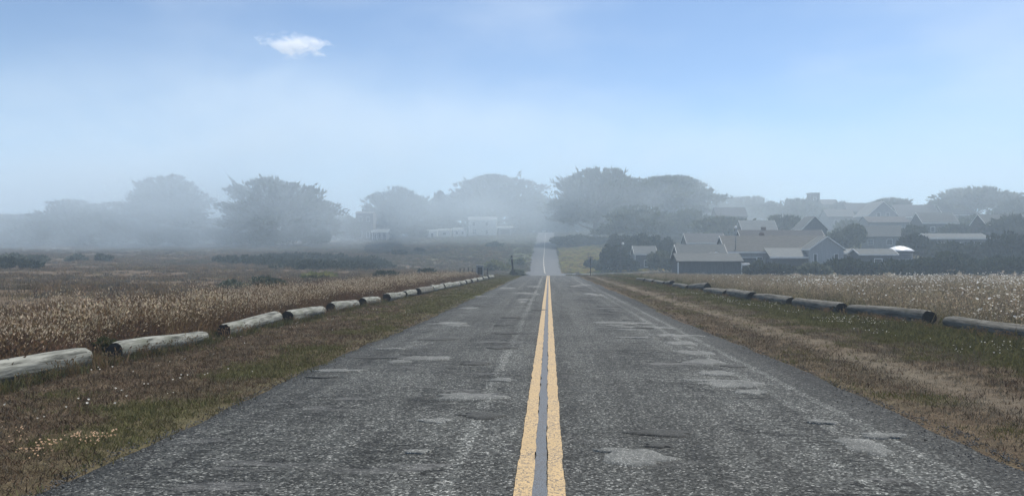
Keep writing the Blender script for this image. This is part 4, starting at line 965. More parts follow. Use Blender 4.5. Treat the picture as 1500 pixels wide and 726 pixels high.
# left side of the road
house('dark square tower like house standing left of its low porch wing', 536, 276, 6.4, 6, 10.2, 0.8, 'x', 'wall_brown', 'roof_dark', name='tower_house', trim=False, ov=0.1, wins=[(-1.4, 7.4, 1.0, 1.6), (1.4, 7.4, 1.0, 1.6), (-1.4, 1.4, 1.0, 2.2), (1.4, 1.4, 1.0, 2.2)], dz=-0.3)
r = house('low dark wing with white eave and porch posts beside the tower house', 558, 274, 5.4, 5, 3.2, 1.0, 'x', 'wall_brown', 'roof_pale', name='porch_wing', cat='house', trim=True, dz=-0.2, wins=[(-1.6, 0.9, 0.7, 1.7), (0, 0.9, 0.7, 1.7), (1.6, 0.9, 0.7, 1.7)])
for x in (-2.6, -0.9, 0.9, 2.6):
    b = MB(); b.box(x - 0.08, x + 0.08, -3.0, -2.84, -0.2, 2.95); b.build('porch_post', M['trim'], r)
house('plain white two storey house below the wide spiky cypress', 707, 302, 11.2, 7, 6.6, 1.3, 'x', 'wall_pale', 'roof_pale', name='white_house', trim=True, ov=0.15, dz=-0.3, wins=[(-3.4, 4.3, 1.0, 1.4, (1, 2)), (1.8, 4.3, 1.0, 1.4, (1, 2)), (-3.2, 1.0, 1.3, 1.8, (1, 2)), (1.8, 1.0, 1.0, 1.5, (1, 2))], chimney=(5.0, 0.6, 1.0))
house('long low white annexe joined to the left of the white house', 674, 300, 5.4, 5, 3.0, 0.8, 'x', 'wall_pale', 'roof_pale', name='annexe', trim=True, ov=0.1, wins=[(-1.2, 1.2, 0.9, 1.1), (1.2, 1.2, 0.9, 1.1)])
house('white shed with flat eave left of the long low annexe', 652, 298, 5.0, 5, 2.8, 0.7, 'x', 'wall_pale', 'roof_pale', name='white_shed', cat='shed', trim=True, ov=0.1, wins=[(0, 1.1, 1.4, 1.0)])
house('small grey white hut at the far left of the white buildings', 634, 294, 3.8, 4, 2.6, 0.6, 'x', 'wall_pale', 'roof_pale', name='hut', cat='hut', trim=True, ov=0.1, door=(0, 0.9, 1.9))
house('open sided shelter with pale sloping roof right of the white house', 740, 305, 5.6, 4, 3.2, 0.6, 'x', 'wall_brown', 'roof_pale', name='shelter', cat='shelter', trim=True, ov=0.4, door=(0, 4.2, 2.6))  # door slab paints the shade of the open side
house('white walled house glimpsed through fog left of the tower house', 500, 300, 3.4, 4, 6.0, 1.4, 'y', 'wall_pale', 'roof_pale', name='house', trim=True, ov=0.2, wins=[(0, 3.6, 0.9, 1.2)])

# ================================================================== STREET FURNITURE
p = at(909, 155); r = empty('lamp_pole', p); tag(r, 'tall dark wooden pole with small white street lamp near the cottage', 'lamp pole')
hp = CAM[2] + (363 - 348) / FPX * 155 - p.z
b = MB(); b.tube([(0, 0, -0.3), (0, 0, hp)], [0.17, 0.11], 10); b.build('pole', M['pole'], r)
b = MB(); b.tube([(0.05, -0.08, hp - 1.2), (0.3, -0.4, hp - 0.95), (0.45, -0.6, hp - 1.0)], [0.035, 0.035, 0.035], 6); arm = b.build('lamp_arm', M['grey_metal'], r)
b = MB(); b.tube([(0.45, -0.6, hp - 0.98), (0.45, -0.6, hp - 1.1), (0.45, -0.6, hp - 1.35), (0.45, -0.6, hp - 1.5)], [0.1, 0.24, 0.28, 0.1], 10); b.build('lamp_head', M['lamp_glass'], r)
b = MB(); b.box(-0.7, 0.7, -0.06, 0.06, hp - 0.5, hp - 0.38); b.build('cross_arm', M['pole'], r)

p = at(865, 108); r = empty('street_sign', p, YAW); tag(r, 'street sign on a thin post at the right corner, seen from behind', 'sign')
b = MB(); b.tube([(0, 0, -0.3), (0, 0, 2.65)], [0.065, 0.065], 8); b.build('post', M['pole'], r)
oc = [(0.42 * math.cos(R(22.5 + 45 * k)), 2.2 + 0.42 * math.sin(R(22.5 + 45 * k))) for k in range(8)]
b = MB(); b.prism(oc, 'y', 0.07, 0.085); b.build('sign_plate', M['grey_metal'], r)
b = MB(); b.box(-0.45, 0.45, -0.012, 0.012, 2.66, 2.84); b.build('street_blade', M['grey_metal'], r)
b = MB(); b.box(-0.012, 0.012, -0.45, 0.45, 2.85, 3.02); b.build('street_blade', M['grey_metal'], r)

p = at(752, 98); r = empty('marker_post', p, 0); r.rotation_euler = (0, R(-5), 0); tag(r, 'slightly leaning dark marker post on the left verge near the crest', 'post')
b = MB(); b.box(-0.11, 0.11, -0.09, 0.09, -0.3, 2.75); b.build('stake', M['pole'], r)
b = MB(); b.box(-0.116, 0.116, -0.10, -0.093, 2.2, 2.5); b.build('reflector', M['grey_metal'], r)
p = at(703, 92); r = empty('utility_cabinet', p, YAW); tag(r, 'grey utility cabinet with dark front standing beyond the left log row', 'cabinet')
b = MB(); b.box(-0.42, 0.42, -0.32, 0.32, -0.1, 1.3); b.build('body', M['grey_metal'], r)
b = MB(); b.prism([(-0.37, 1.303), (0.37, 1.303), (0.40, 1.36), (-0.40, 1.36)], 'x', -0.47, 0.47); b.build('lid', M['grey_metal'], r)
b = MB(); b.box(-0.26, 0.3, -0.35, -0.322, 0.2, 1.1); b.build('door', M['dark_open'], r)
FP = [(674, 93, 'leftmost of the low fence posts beside the grey cabinet'), (680, 93, 'second low fence post from the left by the grey cabinet'), (686, 93, 'third low fence post from the left by the grey cabinet'), (692, 93, 'low fence post nearest the left side of the grey cabinet'), (714, 93, 'low fence post standing alone right of the grey cabinet')]
for k, (px, Z, lb) in enumerate(FP):
    o = empty('fence_post', at(px, Z)); tag(o, lb, 'post', 'low fence posts beside the grey cabinet')
    b = MB(); b.box(-0.06, 0.06, -0.06, 0.06, -0.3, 0.85 + 0.08 * (k % 3)); b.build('stake', M['pole'], o)
    b = MB(); b.box(-0.075, 0.075, -0.075, 0.075, 0.853 + 0.08 * (k % 3), 0.9 + 0.08 * (k % 3)); b.build('cap', M['pole'], o)

def make_car(label, px, Z, rz, paint):
    r = empty('parked_car', at(px, Z, 0.02), rz); tag(r, label, 'car')
    b = MB(); prof = [(-2.15, 0.35), (2.1, 0.35), (2.2, 0.55), (2.12, 0.82), (1.15, 0.95), (-1.9, 1.0), (-2.18, 0.85), (-2.22, 0.5)]
    b.prism(prof, 'y', -0.86, 0.86); b.build('body', M[paint], r)
    b = MB(); n0 = [(-1.85, -0.80, 0.99), (1.15, -0.80, 0.95), (1.15, 0.80, 0.95), (-1.85, 0.80, 0.99), (-1.35, -0.62, 1.5), (0.35, -0.62, 1.5), (0.35, 0.62, 1.5), (-1.35, 0.62, 1.5)]
    b.V = n0; b.F = [(0,1,5,4), (1,2,6,5), (2,3,7,6), (3,0,4,7)]; b.S = [False]*4; b.build('windows', M['glass'], r)
    b = MB(); b.prism([(-1.42, 1.5), (0.42, 1.5), (0.3, 1.58), (-1.3, 1.58)], 'y', -0.66, 0.66); b.build('roof', M[paint], r)
    for sx in (-1.35, 1.35):
        for s in (-1, 1):
            w = MB(); w.tube([(sx, s * 0.70, 0.33), (sx, s * 0.90, 0.33)], [0.33, 0.33], 14); wo = w.build('wheel', M['rubber'], r)
            w = MB(); w.tube([(sx, s * 0.902, 0.33), (sx, s * 0.915, 0.33)], [0.2, 0.18], 12); w.build('rim', M['grey_metal'], wo)
    for s in (-1, 1):
        w = MB(); w.box(2.14, 2.2, s * 0.65 - 0.15, s * 0.65 + 0.15, 0.6, 0.75); w.build('headlight', M['lamp_glass'], r)
    return r
make_car('white car parked at the top of the road', 797, 338, R(-92), 'white_metal')
make_car('pale car parked on the left verge at the road top', 777, 334, R(-30), 'white_metal')
make_car('white car parked behind the dark bush beside the lamp pole', 897, 160.5, R(-150), 'white_metal')

# ================================================================== CLOUD
def cloud_mat():
    m, nt, N, L = nm('cloud_vapour')
    tc = N('ShaderNodeTexCoord'); mp = N('ShaderNodeMapping'); mp.inputs['Scale'].default_value = (1, 1, 1.6); L(tc.outputs['Object'], mp.inputs['Vector'])
    no = noise_node(nt, mp.outputs['Vector'], 0.045, 8, 0.62, 0.5)
    ln = N('ShaderNodeVectorMath'); ln.operation = 'LENGTH'; sc = N('ShaderNodeVectorMath'); sc.operation = 'MULTIPLY'; sc.inputs[1].default_value = (1/78, 1/40, 1/26)
    L(tc.outputs['Object'], sc.inputs[0]); L(sc.outputs['Vector'], ln.inputs[0])
    f = mth(nt, 'SUBTRACT', mth(nt, 'ADD', mth(nt, 'MULTIPLY', no.outputs['Fac'], 1.9), -0.42), mth(nt, 'MULTIPLY', ln.outputs['Value'], 0.85))
    d = step(nt, f, 0.0, 0.35, 0.0, 0.05)
    pv = N('ShaderNodeVolumePrincipled'); pv.inputs['Color'].default_value = (1, 1, 1, 1); L(d, pv.inputs['Density']); pv.inputs['Anisotropy'].default_value = 0.2
    o = N('ShaderNodeOutputMaterial'); L(pv.outputs['Volume'], o.inputs['Volume'])
    return m
M['cloud'] = cloud_mat()
Zc = 1150.0; cs, sn = math.cos(YAW), math.sin(YAW); rr = (432 - 750) / FPX * Zc
mb = MB(); n1, n2 = 20, 12
for j in range(n2 + 1):
    th = math.pi * j / n2
    for i in range(n1):
        ph = 2 * math.pi * i / n1; mb.V.append((84 * math.sin(th) * math.cos(ph), 42 * math.sin(th) * math.sin(ph), 30 * math.cos(th)))
for j in range(n2):
    for i in range(n1):
        k = (i + 1) % n1; mb.F.append((j*n1 + i, (j+1)*n1 + i, (j+1)*n1 + k, j*n1 + k)); mb.S.append(True)
cl = mb.build('cloud', M['cloud'], None, (rr * cs - Zc * sn, Zc * cs + rr * sn, 1.6 + (363 - 66) / FPX * Zc))
cl.rotation_euler = (0, R(4), YAW); tag(cl, 'small white wispy cloud alone in the blue sky', 'cloud')

# ================================================================== GRASSES
def clump(name, g, n, h, spread, bw, lean, mats, head=None, hvar=0.3):
    """n bending blades; head=(length,width,kind)"""
    V = []; F = []; Mi = []
    for _ in range(n):
        a = g.uniform(0, 6.283); r = spread * math.sqrt(g.uniform(0, 1)); b = np.array([math.cos(a) * r, math.sin(a) * r, -0.03])
        hh = h * g.uniform(1 - hvar, 1 + hvar * 0.6); la = g.uniform(0, 6.283); ln = hh * lean * g.uniform(0.2, 1.0)
        dirv = np.array([math.cos(la), math.sin(la), 0]); sd = np.array([-math.sin(la + 0.6), math.cos(la + 0.6), 0]) * bw * g.uniform(0.6, 1.2)
        m = b + np.array([0, 0, hh * 0.55]) + dirv * ln * 0.35; t = b + np.array([0, 0, hh]) + dirv * ln
        k = len(V); V += [b - sd, b + sd, m + sd * 0.8, m - sd * 0.8, t]; F += [(k, k+1, k+2), (k, k+2, k+3), (k+3, k+2, k+4)]; Mi += [0, 0, 0]
        if head:
            hl, hw, kind = head; k = len(V)
            if kind == 'seed':
                up = (t - m); up = up / np.linalg.norm(up)
                for q in (0, 1.57):
                    s = np.array([math.cos(la + q), math.sin(la + q), 0.1]) * hw * g.uniform(0.7, 1.3); k = len(V)
                    V += [t - up * hl * 0.5, t + s, t + up * hl * 0.6, t - s]; F += [(k, k+1, k+2), (k, k+2, k+3)]; Mi += [1, 1]
            elif g.uniform() < kind:
                c = t + np.array([0, 0, 0.01]); tl = np.array([g.normal() * 0.4, g.normal() * 0.4, 1.0]); tl /= np.linalg.norm(tl)
                e1 = np.cross(tl, [1, 0, 0]); e1 /= np.linalg.norm(e1); e2 = np.cross(tl, e1); V.append(c)
                for q in range(6): V.append(c + (e1 * math.cos(q * 1.047) + e2 * math.sin(q * 1.047)) * hw * g.uniform(0.7, 1.1) + tl * 0.012)
                for q in range(6): F.append((k, k + 1 + q, k + 1 + (q + 1) % 6)); Mi.append(1)
    me = np_mesh(name, V, F, mats, Mi)
    return bpy.data.objects.new(name, me)

def scatter(name, label, cat, P, scl, kinds, g, tilt=0.12):
    col = bpy.data.collections.new(name + '_kinds')
    for k in kinds: col.objects.link(k)
    n = len(P); me = bpy.data.meshes.new(name); me.vertices.add(n); me.vertices.foreach_set('co', np.asarray(P, np.float32).ravel())
    rot = np.stack([g.normal(0, tilt, n), g.normal(0, tilt, n), g.uniform(0, 6.283, n)], 1).astype(np.float32)
    a = me.attributes.new('rot', 'FLOAT_VECTOR', 'POINT'); a.data.foreach_set('vector', rot.ravel())
    a = me.attributes.new('scl', 'FLOAT', 'POINT'); a.data.foreach_set('value', np.asarray(scl, np.float32))
    a = me.attributes.new('idx', 'INT', 'POINT'); a.data.foreach_set('value', g.integers(0, len(kinds), n).astype(np.int32))
    me.update(); o = link(name, me); tag(o, label, cat, kind='stuff')
    ng = bpy.data.node_groups.new(name + '_scatter', 'GeometryNodeTree')
    ng.interface.new_socket('Geometry', in_out='INPUT', socket_type='NodeSocketGeometry'); ng.interface.new_socket('Geometry', in_out='OUTPUT', socket_type='NodeSocketGeometry')
    N = ng.nodes.new; L = ng.links.new
    gi = N('NodeGroupInput'); go = N('NodeGroupOutput'); ci = N('GeometryNodeCollectionInfo'); ci.inputs['Collection'].default_value = col
    ci.inputs['Separate Children'].default_value = True; ci.inputs['Reset Children'].default_value = True
    ip = N('GeometryNodeInstanceOnPoints'); ip.inputs['Pick Instance'].default_value = True
    def attr(nm_, dt):
        x = N('GeometryNodeInputNamedAttribute'); x.data_type = dt; x.inputs['Name'].default_value = nm_
        return [s for s in x.outputs if s.enabled and s.name == 'Attribute'][0]
    L(gi.outputs[0], ip.inputs['Points']); L(ci.outputs[0], ip.inputs['Instance'])
    L(attr('idx', 'INT'), ip.inputs['Instance Index']); L(attr('scl', 'FLOAT'), ip.inputs['Scale'])
    er = N('FunctionNodeEulerToRotation'); L(attr('rot', 'FLOAT_VECTOR'), er.inputs[0]); L(er.outputs[0], ip.inputs['Rotation'])
    L(ip.outputs[0], go.inputs[0])
    md = o.modifiers.new('scatter', 'NODES'); md.node_group = ng
    return o

def points(g, n, x0, x1, y0, y1, keep):
    """n random points in a box of ground, thinned by keep(x, y, Z) = chance; only where a camera near ours could see them"""
    x = g.uniform(x0, x1, n); y = g.uniform(y0, y1, n); px, Z = to_px(x, y)
    k = (px > -220) & (px < 1720) & (Z > 2.5) & (off_road(x, y) > 0.0) & (g.uniform(0, 1, n) < keep(x, y, Z))
    x, y = x[k], y[k]; return x, y, Z[k], np.stack([x, y, G(x, y)], 1)

g = np.random.default_rng(11)
def fall(Z, a): return np.minimum(1, (a / np.maximum(Z, 1)) ** 1.3)

# tall dry grass behind the left logs: rusty tangles, pale seed heads in drifts, low fringe spilling between the logs
kd = [clump('tall_grass_clump', g, 30, 0.60, 0.30, 0.0050, 0.75, [M['straw'], M['seed']], (0.060, 0.013, 'seed'), 0.5) for _ in range(3)]
kd += [clump('tall_straw_clump', g, 34, 0.55, 0.30, 0.0050, 0.9, [M['straw'], M['straw']], (0.07, 0.012, 'seed'), 0.55) for _ in range(3)]
x, y, Z, P = points(g, 60000, -16, -7.4, 6, 80, lambda x, y, Z: (0.12 + 0.88 * ss(fbm(x / 1.3, y / 1.6, 51), 0.36, 0.6)) * fall(Z, 26) * (1 - 0.97 * ss(-x, 8.4 + 1.6 * fbm(y / 3, 0.5, 52), 10.6 + 3.2 * fbm(y / 5, 0.9, 62) + 0.02 * y)) * ss(-x, 7.5, 8.3))
hs_ = 0.48 + 0.56 * fbm(x / 1.1, y / 1.4, 81)
scatter('tall_dry_grass', 'ragged band of tall dry grass with pale seed heads behind the left logs', 'grass', P, g.uniform(0.7, 1.2, len(P)) * hs_ * (1 + 0.002 * Z), kd, g, 0.22)
kd = [clump('dock_clump', g, 34, 0.42, 0.28, 0.009, 0.7, [M['rust'], M['rust']], (0.10, 0.018, 'seed'), 0.5) for _ in range(3)] + [clump('rusty_tangle', g, 44, 0.26, 0.34, 0.007, 1.2, [M['rust'], M['straw']], (0.05, 0.010, 'seed'), 0.5) for _ in range(2)]
x, y, Z, P = points(g, 60000, -15, -7.15, 6, 82, lambda x, y, Z: (0.2 + 0.8 * ss(fbm(x / 1.5, y / 1.5, 82), 0.34, 0.56)) * fall(Z, 26) * (1 - 0.9 * ss(-x, 9 + 2 * fbm(y / 3, 0.5, 52), 13)) * ss(-x, 7.3, 7.8))
scatter('rusty_dock', 'rust brown dock and tangled dead stems among the tall grass on the left', 'weeds', P, g.uniform(0.55, 1.2, len(P)) * (0.55 + 0.5 * fbm(x / 1.2, y / 1.2, 83)), kd, g, 0.22)

# brown heath over the left field
kd = [clump('heath_tuft', g, 40, 0.15, 0.42, 0.016, 0.8, [M['heath'], M['heath']]) for _ in range(3)] + [clump('grey_heath_tuft', g, 40, 0.14, 0.42, 0.016, 0.8, [M['heath_grey'], M['heath_grey']]) for _ in range(2)] + [clump('pale_heath_tuft', g, 26, 0.24, 0.35, 0.010, 0.5, [M['straw'], M['straw']], (0.04, 0.012, 'seed'))]
x, y, Z, P = points(g, 130000, -190, -9.5, 10, 245, lambda x, y, Z: (0.15 + 0.85 * ss(fbm(x / 7, y / 7, 53), 0.35, 0.6)) * np.minimum(1, 60 / np.maximum(Z, 1)) * ss(-x, 9.5, 12) * (0.35 + 0.65 * ss(fbm(x / 14, y / 5, 63), 0.35, 0.6)))
scatter('field_heath', 'low brown heath and grass tufts across the open left field', 'heath', P, g.uniform(0.7, 1.25, len(P)) * (1 + 0.007 * Z), kd, g)

# flowering meadow on the right
kd = [clump('meadow_clump', g, 34, 0.5, 0.32, 0.006, 0.7, [M['meadow'], M['meadow_head']], (0.06, 0.012, 'seed'), 0.5) for _ in range(3)] + [clump('meadow_green_clump', g, 34, 0.4, 0.32, 0.009, 0.5, [M['green_stem'], M['meadow']], (0.05, 0.012, 'seed'))]
x, y, Z, P = points(g, 90000, 9.6, 100, 10, 106, lambda x, y, Z: (0.4 + 0.6 * ss(fbm(x / 3, y / 3, 54), 0.3, 0.55)) * fall(Z, 40) * ss(x, 9.6, 10.8))
scatter('meadow_grass', 'tan meadow grass behind the right logs', 'grass', P, g.uniform(0.6, 1.2, len(P)) * (0.65 + 0.6 * fbm(x / 2, y / 2, 84)) * (1 - 0.35 * ss(Z, 45, 85)), kd, g, 0.2)
kd = [clump('flower_clump', g, 9, 0.50, 0.34, 0.005, 0.55, [M['green_stem'], M['white_petal']], (0, 0.032, 0.75), 0.45) for _ in range(4)]
x, y, Z, P = points(g, 50000, 10.3, 90, 12, 96, lambda x, y, Z: ss(fbm(x / 4, y / 6, 55), 0.46, 0.64) * fall(Z, 30) * (0.35 + 0.65 * ss(x, 12, 18)) * ss(x, 10.2, 11) * (1 - 0.93 * ss(Z, 38, 66)))
scatter('white_wildflowers', 'drifts of small white wildflowers through the right meadow', 'flowers', P, g.uniform(0.6, 1.15, len(P)) * (1 + 0.006 * Z) * (1 - 0.3 * ss(Z, 45, 85)), kd, g)

# verges
brown = [clump('brown_turf', g, 20, 0.040, 0.12, 0.0036, 1.4, [M['turf_brown']]) for _ in range(3)]
greent = [clump('green_turf', g, 20, 0.048, 0.11, 0.0036, 1.2, [M['turf_green']]) for _ in range(3)]
dryt = [clump('dry_turf', g, 18, 0.040, 0.12, 0.0032, 1.5, [M['turf_dry']]) for _ in range(3)]
x, y, Z, P = points(g, 190000, -8.6, -3.3, 4, 100, lambda x, y, Z: np.minimum(1, (11 / np.maximum(Z, 1)) ** 1.4) * (0.35 + 0.65 * ss(off_road(x, y) + 0.5 * fbm(y / 0.6, 1, 58), 0.15, 0.8)))
wgt = ss(fbm(x / 0.8, y / 0.8, 56) + 0.25 * (1 - ss(-x, 4.4, 5.6)) - 0.22 + 0.28 * ss(y, 13, 36), 0.4, 0.65); u_ = g.uniform(0, 1, len(x)); isg = u_ < wgt
sc_ = g.uniform(0.6, 1.3, len(P)) * (1 + 0.012 * Z)
dr = (~isg) & (g.uniform(0, 1, len(x)) < 0.25)
scatter('brown_verge_turf', 'matted reddish brown turf on the left verge', 'grass', P[~isg & ~dr], sc_[~isg & ~dr], brown, g, 0.25)
scatter('green_verge_turf', 'short olive green grass on the left verge', 'grass', P[isg], sc_[isg], greent, g, 0.25)
scatter('dry_verge_turf', 'pale dry grass wisps on the left verge', 'grass', P[dr], sc_[dr], dryt, g, 0.25)
x, y, Z, P = points(g, 240000, 3.6, 11.5, 5, 105, lambda x, y, Z: np.minimum(1, (13 / np.maximum(Z, 1)) ** 1.4) * (0.3 + 0.7 * ss(off_road(x, y) + 0.5 * fbm(y / 0.6, 4, 59), 0.15, 0.8)) * (1 - 0.75 * (1 - ss(np.abs(x - 5.4), 0.2, 0.6))))
wgt = ss(fbm(x / 0.9, y / 0.9, 57) + 0.45 * ss(x, 6.0, 8.0) - 0.12, 0.35, 0.65); isg = g.uniform(0, 1, len(x)) < wgt; dr = (~isg) & (g.uniform(0, 1, len(x)) < 0.68)
sc_ = g.uniform(0.6, 1.3, len(P)) * (1 + 0.012 * Z) * (1 + 0.9 * ss(x, 6.5, 8.5))
scatter('brown_verge_turf', 'brown turf along the right road edge', 'grass', P[~isg & ~dr], sc_[~isg & ~dr], brown, g, 0.25)
scatter('green_verge_turf', 'olive green grass in front of the right logs', 'grass', P[isg], sc_[isg], greent, g, 0.25)
scatter('dry_verge_turf', 'dry straw coloured turf beside the right road edge', 'grass', P[dr], sc_[dr], dryt, g, 0.25)
# weeds against the logs
kd = [clump('weed_clump', g, 22, 0.2, 0.14, 0.008, 0.8, [M['green_stem']]) for _ in range(3)] + [clump('straw_clump', g, 18, 0.24, 0.12, 0.005, 0.8, [M['straw'], M['straw']], (0.05, 0.01, 'seed'))]
n = 3400; yy = 8 + 87 * g.uniform(0, 1, n) ** 1.5; left = g.uniform(0, 1, n) < 0.45
xx = np.where(left, -6.95 + 0.7 * ss(yy, 30, 100) + np.where(g.uniform(0, 1, n) < 0.55, 0.24, -0.25) + g.normal(0, 0.07, n), np.interp(yy, [14, 22, 35, 60, 95], [9.85, 9.3, 8.75, 8.35, 8.2]) - 0.34 + g.normal(0, 0.12, n))
P = np.stack([xx, yy, G(xx, yy)], 1)
scatter('log_side_weeds', 'green weeds and straw growing against the logs', 'weeds', P, g.uniform(0.4, 1.05, n), kd, g)
# loose chippings along the broken road edges
def stone(nm_):
    mb = MB(); mb.V = [(0.0075 * math.cos(k * 1.05) * g.uniform(.7, 1.3), 0.0075 * math.sin(k * 1.05) * g.uniform(.7, 1.3), 0.0) for k in range(6)] + [(0.005 * math.cos(k * 1.05 + .4), 0.005 * math.sin(k * 1.05 + .4), 0.006 * g.uniform(.7, 1.2)) for k in range(6)]
    for k in range(6): j = (k + 1) % 6; mb.F.append((k, j, 6 + j, 6 + k)); mb.S.append(False)
    mb.F.append(tuple(range(6, 12))); mb.S.append(False)
    return bpy.data.objects.new(nm_, mb.mesh(nm_, M['chip_' + nm_.split('_')[0]]))
M['chip_dark'] = pmat('dark_chippings', two((0.035,0.035,0.034), (0.07,0.07,0.068)), 9, rnd=0.4); M['chip_mid'] = pmat('grey_chippings', two((0.07,0.07,0.068), (0.13,0.13,0.125)), 9, rnd=0.4); M['chip_pale'] = pmat('pale_chippings', two((0.22,0.215,0.2), (0.36,0.35,0.33)), 9, rnd=0.3)
kd = [stone('dark_chip'), stone('mid_chip'), stone('mid_chip'), stone('mid_chip')]
n = 8000; yy = 4 + 30 * g.uniform(0, 1, n) ** 1.8; lf = g.uniform(0, 1, n) < 0.5; oo = g.normal(0, 1, n); oo = np.where(oo > 0, oo * 0.06, oo * 0.2)
xx = np.where(lf, -HL - oo, HR + oo) + road_c(yy) + 0.3 * (fbm(yy / 1.5, 3.0, 41) - 0.5); zz = np.where(off_road(xx, yy) < -0.06, road_z(xx, yy), np.maximum(G(xx, yy), 0 * yy - 9) + 0.004)
k = (to_px(xx, yy)[0] > -150) & (to_px(xx, yy)[0] < 1650)
scatter('edge_chippings', 'loose grey chippings scattered along the broken road edges', 'gravel', np.stack([xx, yy, zz], 1)[k], (g.uniform(0.5, 1.25, n) * (1 + 0.01 * yy))[k], kd, g, 0.3)
# poppies and daisies near the viewer
kd = [clump('poppy_clump', g, 7, 0.10, 0.09, 0.003, 0.5, [M['green_stem'], M['poppy']], (0, 0.0095, 0.5)) for _ in range(3)]
Pp = []
for (px, py, sp_, m_) in ((132, 650, 22, 8), (118, 655, 26, 4), (50, 672, 26, 8), (90, 662, 24, 3), (25, 645, 26, 4), (145, 648, 10, 3)):
    for _ in range(m_):
        q = ray(px + g.normal() * sp_ * 0.6, py + g.normal() * 5); Pp.append(q[:])
scatter('orange_poppies', 'pale orange poppies low in the grass at the left foreground', 'flowers', Pp, g.uniform(0.7, 1.1, len(Pp)), kd, g)
kd = [clump('daisy_clump', g, 5, 0.10, 0.12, 0.003, 0.5, [M['green_stem'], M['white_petal']], (0, 0.011, 0.5)) for _ in range(3)]
x1, y1, Z1, P1 = points(g, 500, -7.0, -4.2, 5, 30, lambda x, y, Z: 0.22 * fall(Z, 12) * ss(fbm(x / 1.0, y / 1.0, 68), 0.4, 0.6)); x2, y2, Z2, P2 = points(g, 1500, 7.2, 9.4, 10, 40, lambda x, y, Z: ss(fbm(x / 1.2, y / 1.2, 66), 0.5, 0.7) * 0.9)
scatter('verge_daisies', 'tiny white flowers dotted over both verges', 'flowers', np.concatenate([P1, P2]), g.uniform(0.8, 1.5, len(P1) + len(P2)), kd, g)
# rough grass on the banks beside the far road and the far right bank
kd = [clump('bank_tuft', g, 40, 0.4, 0.5, 0.02, 0.7, [M['turf_green']]) for _ in range(2)] + [clump('bank_pale_tuft', g, 40, 0.45, 0.5, 0.02, 0.7, [M['turf_dry']]) for _ in range(2)]
x, y, Z, P = points(g, 30000, -75, 40, 128, 320, lambda x, y, Z: 0.9 * (np.abs(y - 151) > 5) * (0.3 + 0.7 * ss(fbm(x / 6, y / 6, 77), 0.35, 0.6)))
scatter('bank_grass', 'rough olive grass on the banks beside the far road', 'grass', P, g.uniform(0.7, 1.3, len(P)), kd, g)

kd = [clump('lime_bank_tuft', g, 40, 0.35, 0.5, 0.02, 0.7, [M['bank_lime']]) for _ in range(2)] + [clump('gold_bank_tuft', g, 40, 0.38, 0.5, 0.02, 0.7, [M['bank_gold']])]
x, y, Z, P = points(g, 9000, 3.2, 30, 157, 232, lambda x, y, Z: 0.95 * (1 - ss(x, 18, 28)))
scatter('yellow_green_bank', 'yellow green grass patch on the bank right of the far road', 'grass', P, g.uniform(0.7, 1.3, len(P)), kd, g)

# ================================================================== HAZE
def haze_mat():
    m, nt, N, L = nm('haze_air'); pv = N('ShaderNodeVolumePrincipled')
    pv.inputs['Color'].default_value = (0.68, 0.85, 1.0, 1); pv.inputs['Density'].default_value = 0.0014; pv.inputs['Anisotropy'].default_value = 0.15
    o = N('ShaderNodeOutputMaterial'); L(pv.outputs['Volume'], o.inputs['Volume']); return m
b = MB(); b.box(-890, 890, -75, 1695, -6.0, 33.0)
hz = b.build('haze', haze_mat()); tag(hz, 'pale sea fog thinning out over the fields and village', 'haze', kind='stuff')

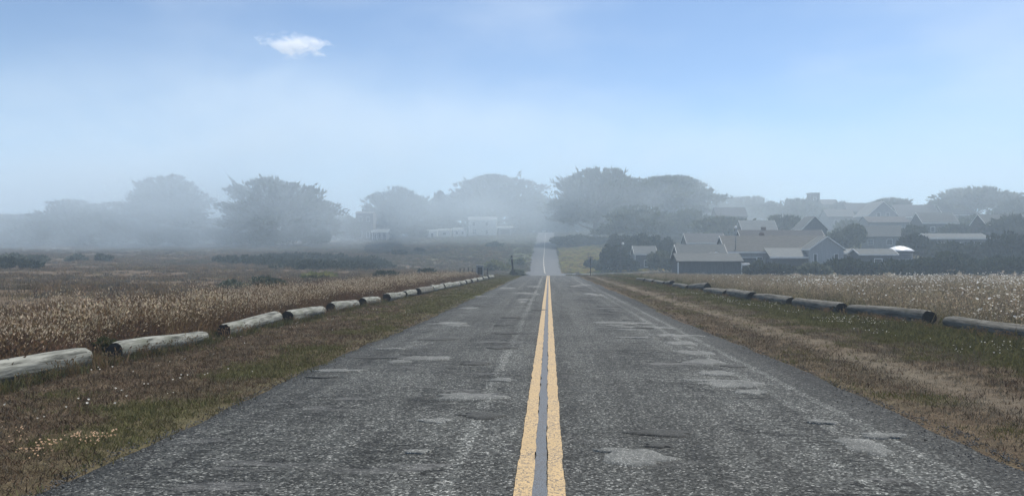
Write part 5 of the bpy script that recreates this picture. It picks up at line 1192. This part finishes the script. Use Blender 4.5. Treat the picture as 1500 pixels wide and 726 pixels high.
# low fog drifting over the trees, thicker on the left
def bank_mat(name, dens, sc, sd):
    m, nt, N, L = nm(name)
    tc = N('ShaderNodeTexCoord'); mp = N('ShaderNodeMapping'); mp.inputs['Location'].default_value = (sd, sd * 0.7, 0); mp.inputs['Scale'].default_value = (1, 1, 1.8); L(tc.outputs['Object'], mp.inputs['Vector'])
    no = noise_node(nt, mp.outputs['Vector'], 0.027, 5, 0.55, 0.4)
    v = N('ShaderNodeVectorMath'); v.operation = 'MULTIPLY'; v.inputs[1].default_value = tuple(1 / q for q in sc); L(tc.outputs['Object'], v.inputs[0])
    ln = N('ShaderNodeVectorMath'); ln.operation = 'LENGTH'; L(v.outputs['Vector'], ln.inputs[0])
    edge = step(nt, ln.outputs['Value'], 0.25, 1.0, 1.0, 0.0)
    d = mth(nt, 'MULTIPLY', mth(nt, 'MULTIPLY', step(nt, no.outputs['Fac'], 0.40, 0.62, 0.18, 1.0), edge), dens)
    pv = N('ShaderNodeVolumePrincipled'); pv.inputs['Color'].default_value = (0.82, 0.925, 1, 1); L(d, pv.inputs['Density']); pv.inputs['Anisotropy'].default_value = 0.15
    o = N('ShaderNodeOutputMaterial'); L(pv.outputs['Volume'], o.inputs['Volume']); return m
def bank(label, px, Z, zc, sc, dens, sd):
    mb = MB(); n1, n2 = 24, 12
    for j in range(n2 + 1):
        th = math.pi * j / n2
        for i in range(n1): ph = 2 * math.pi * i / n1; mb.V.append((sc[0] * math.sin(th) * math.cos(ph), sc[1] * math.sin(th) * math.sin(ph), sc[2] * math.cos(th)))
    for j in range(n2):
        for i in range(n1): k = (i + 1) % n1; mb.F.append((j*n1 + i, (j+1)*n1 + i, (j+1)*n1 + k, j*n1 + k)); mb.S.append(True)
    p = at(px, Z); o = mb.build('fog_bank', bank_mat('fog_bank_vapour', dens, sc, sd), None, (p.x, p.y, zc)); o.rotation_euler = (0, 0, YAW)
    tag(o, label, 'fog', kind='stuff')
bank('soft pale fog rising over the trees left of the road', 360, 232, 28, (130, 80, 48), 0.019, 3.0)
bank('low fog lying among the trees at the far left', 60, 225, 9, (130, 80, 26), 0.019, 9.0)
bank('thin fog drifting across the big trees right of the road', 880, 245, 24, (85, 50, 34), 0.016, 17.0)
bank('faint veil of fog lying over the village and the right hand slope', 1250, 235, 12, (150, 110, 34), 0.0068, 31.0)
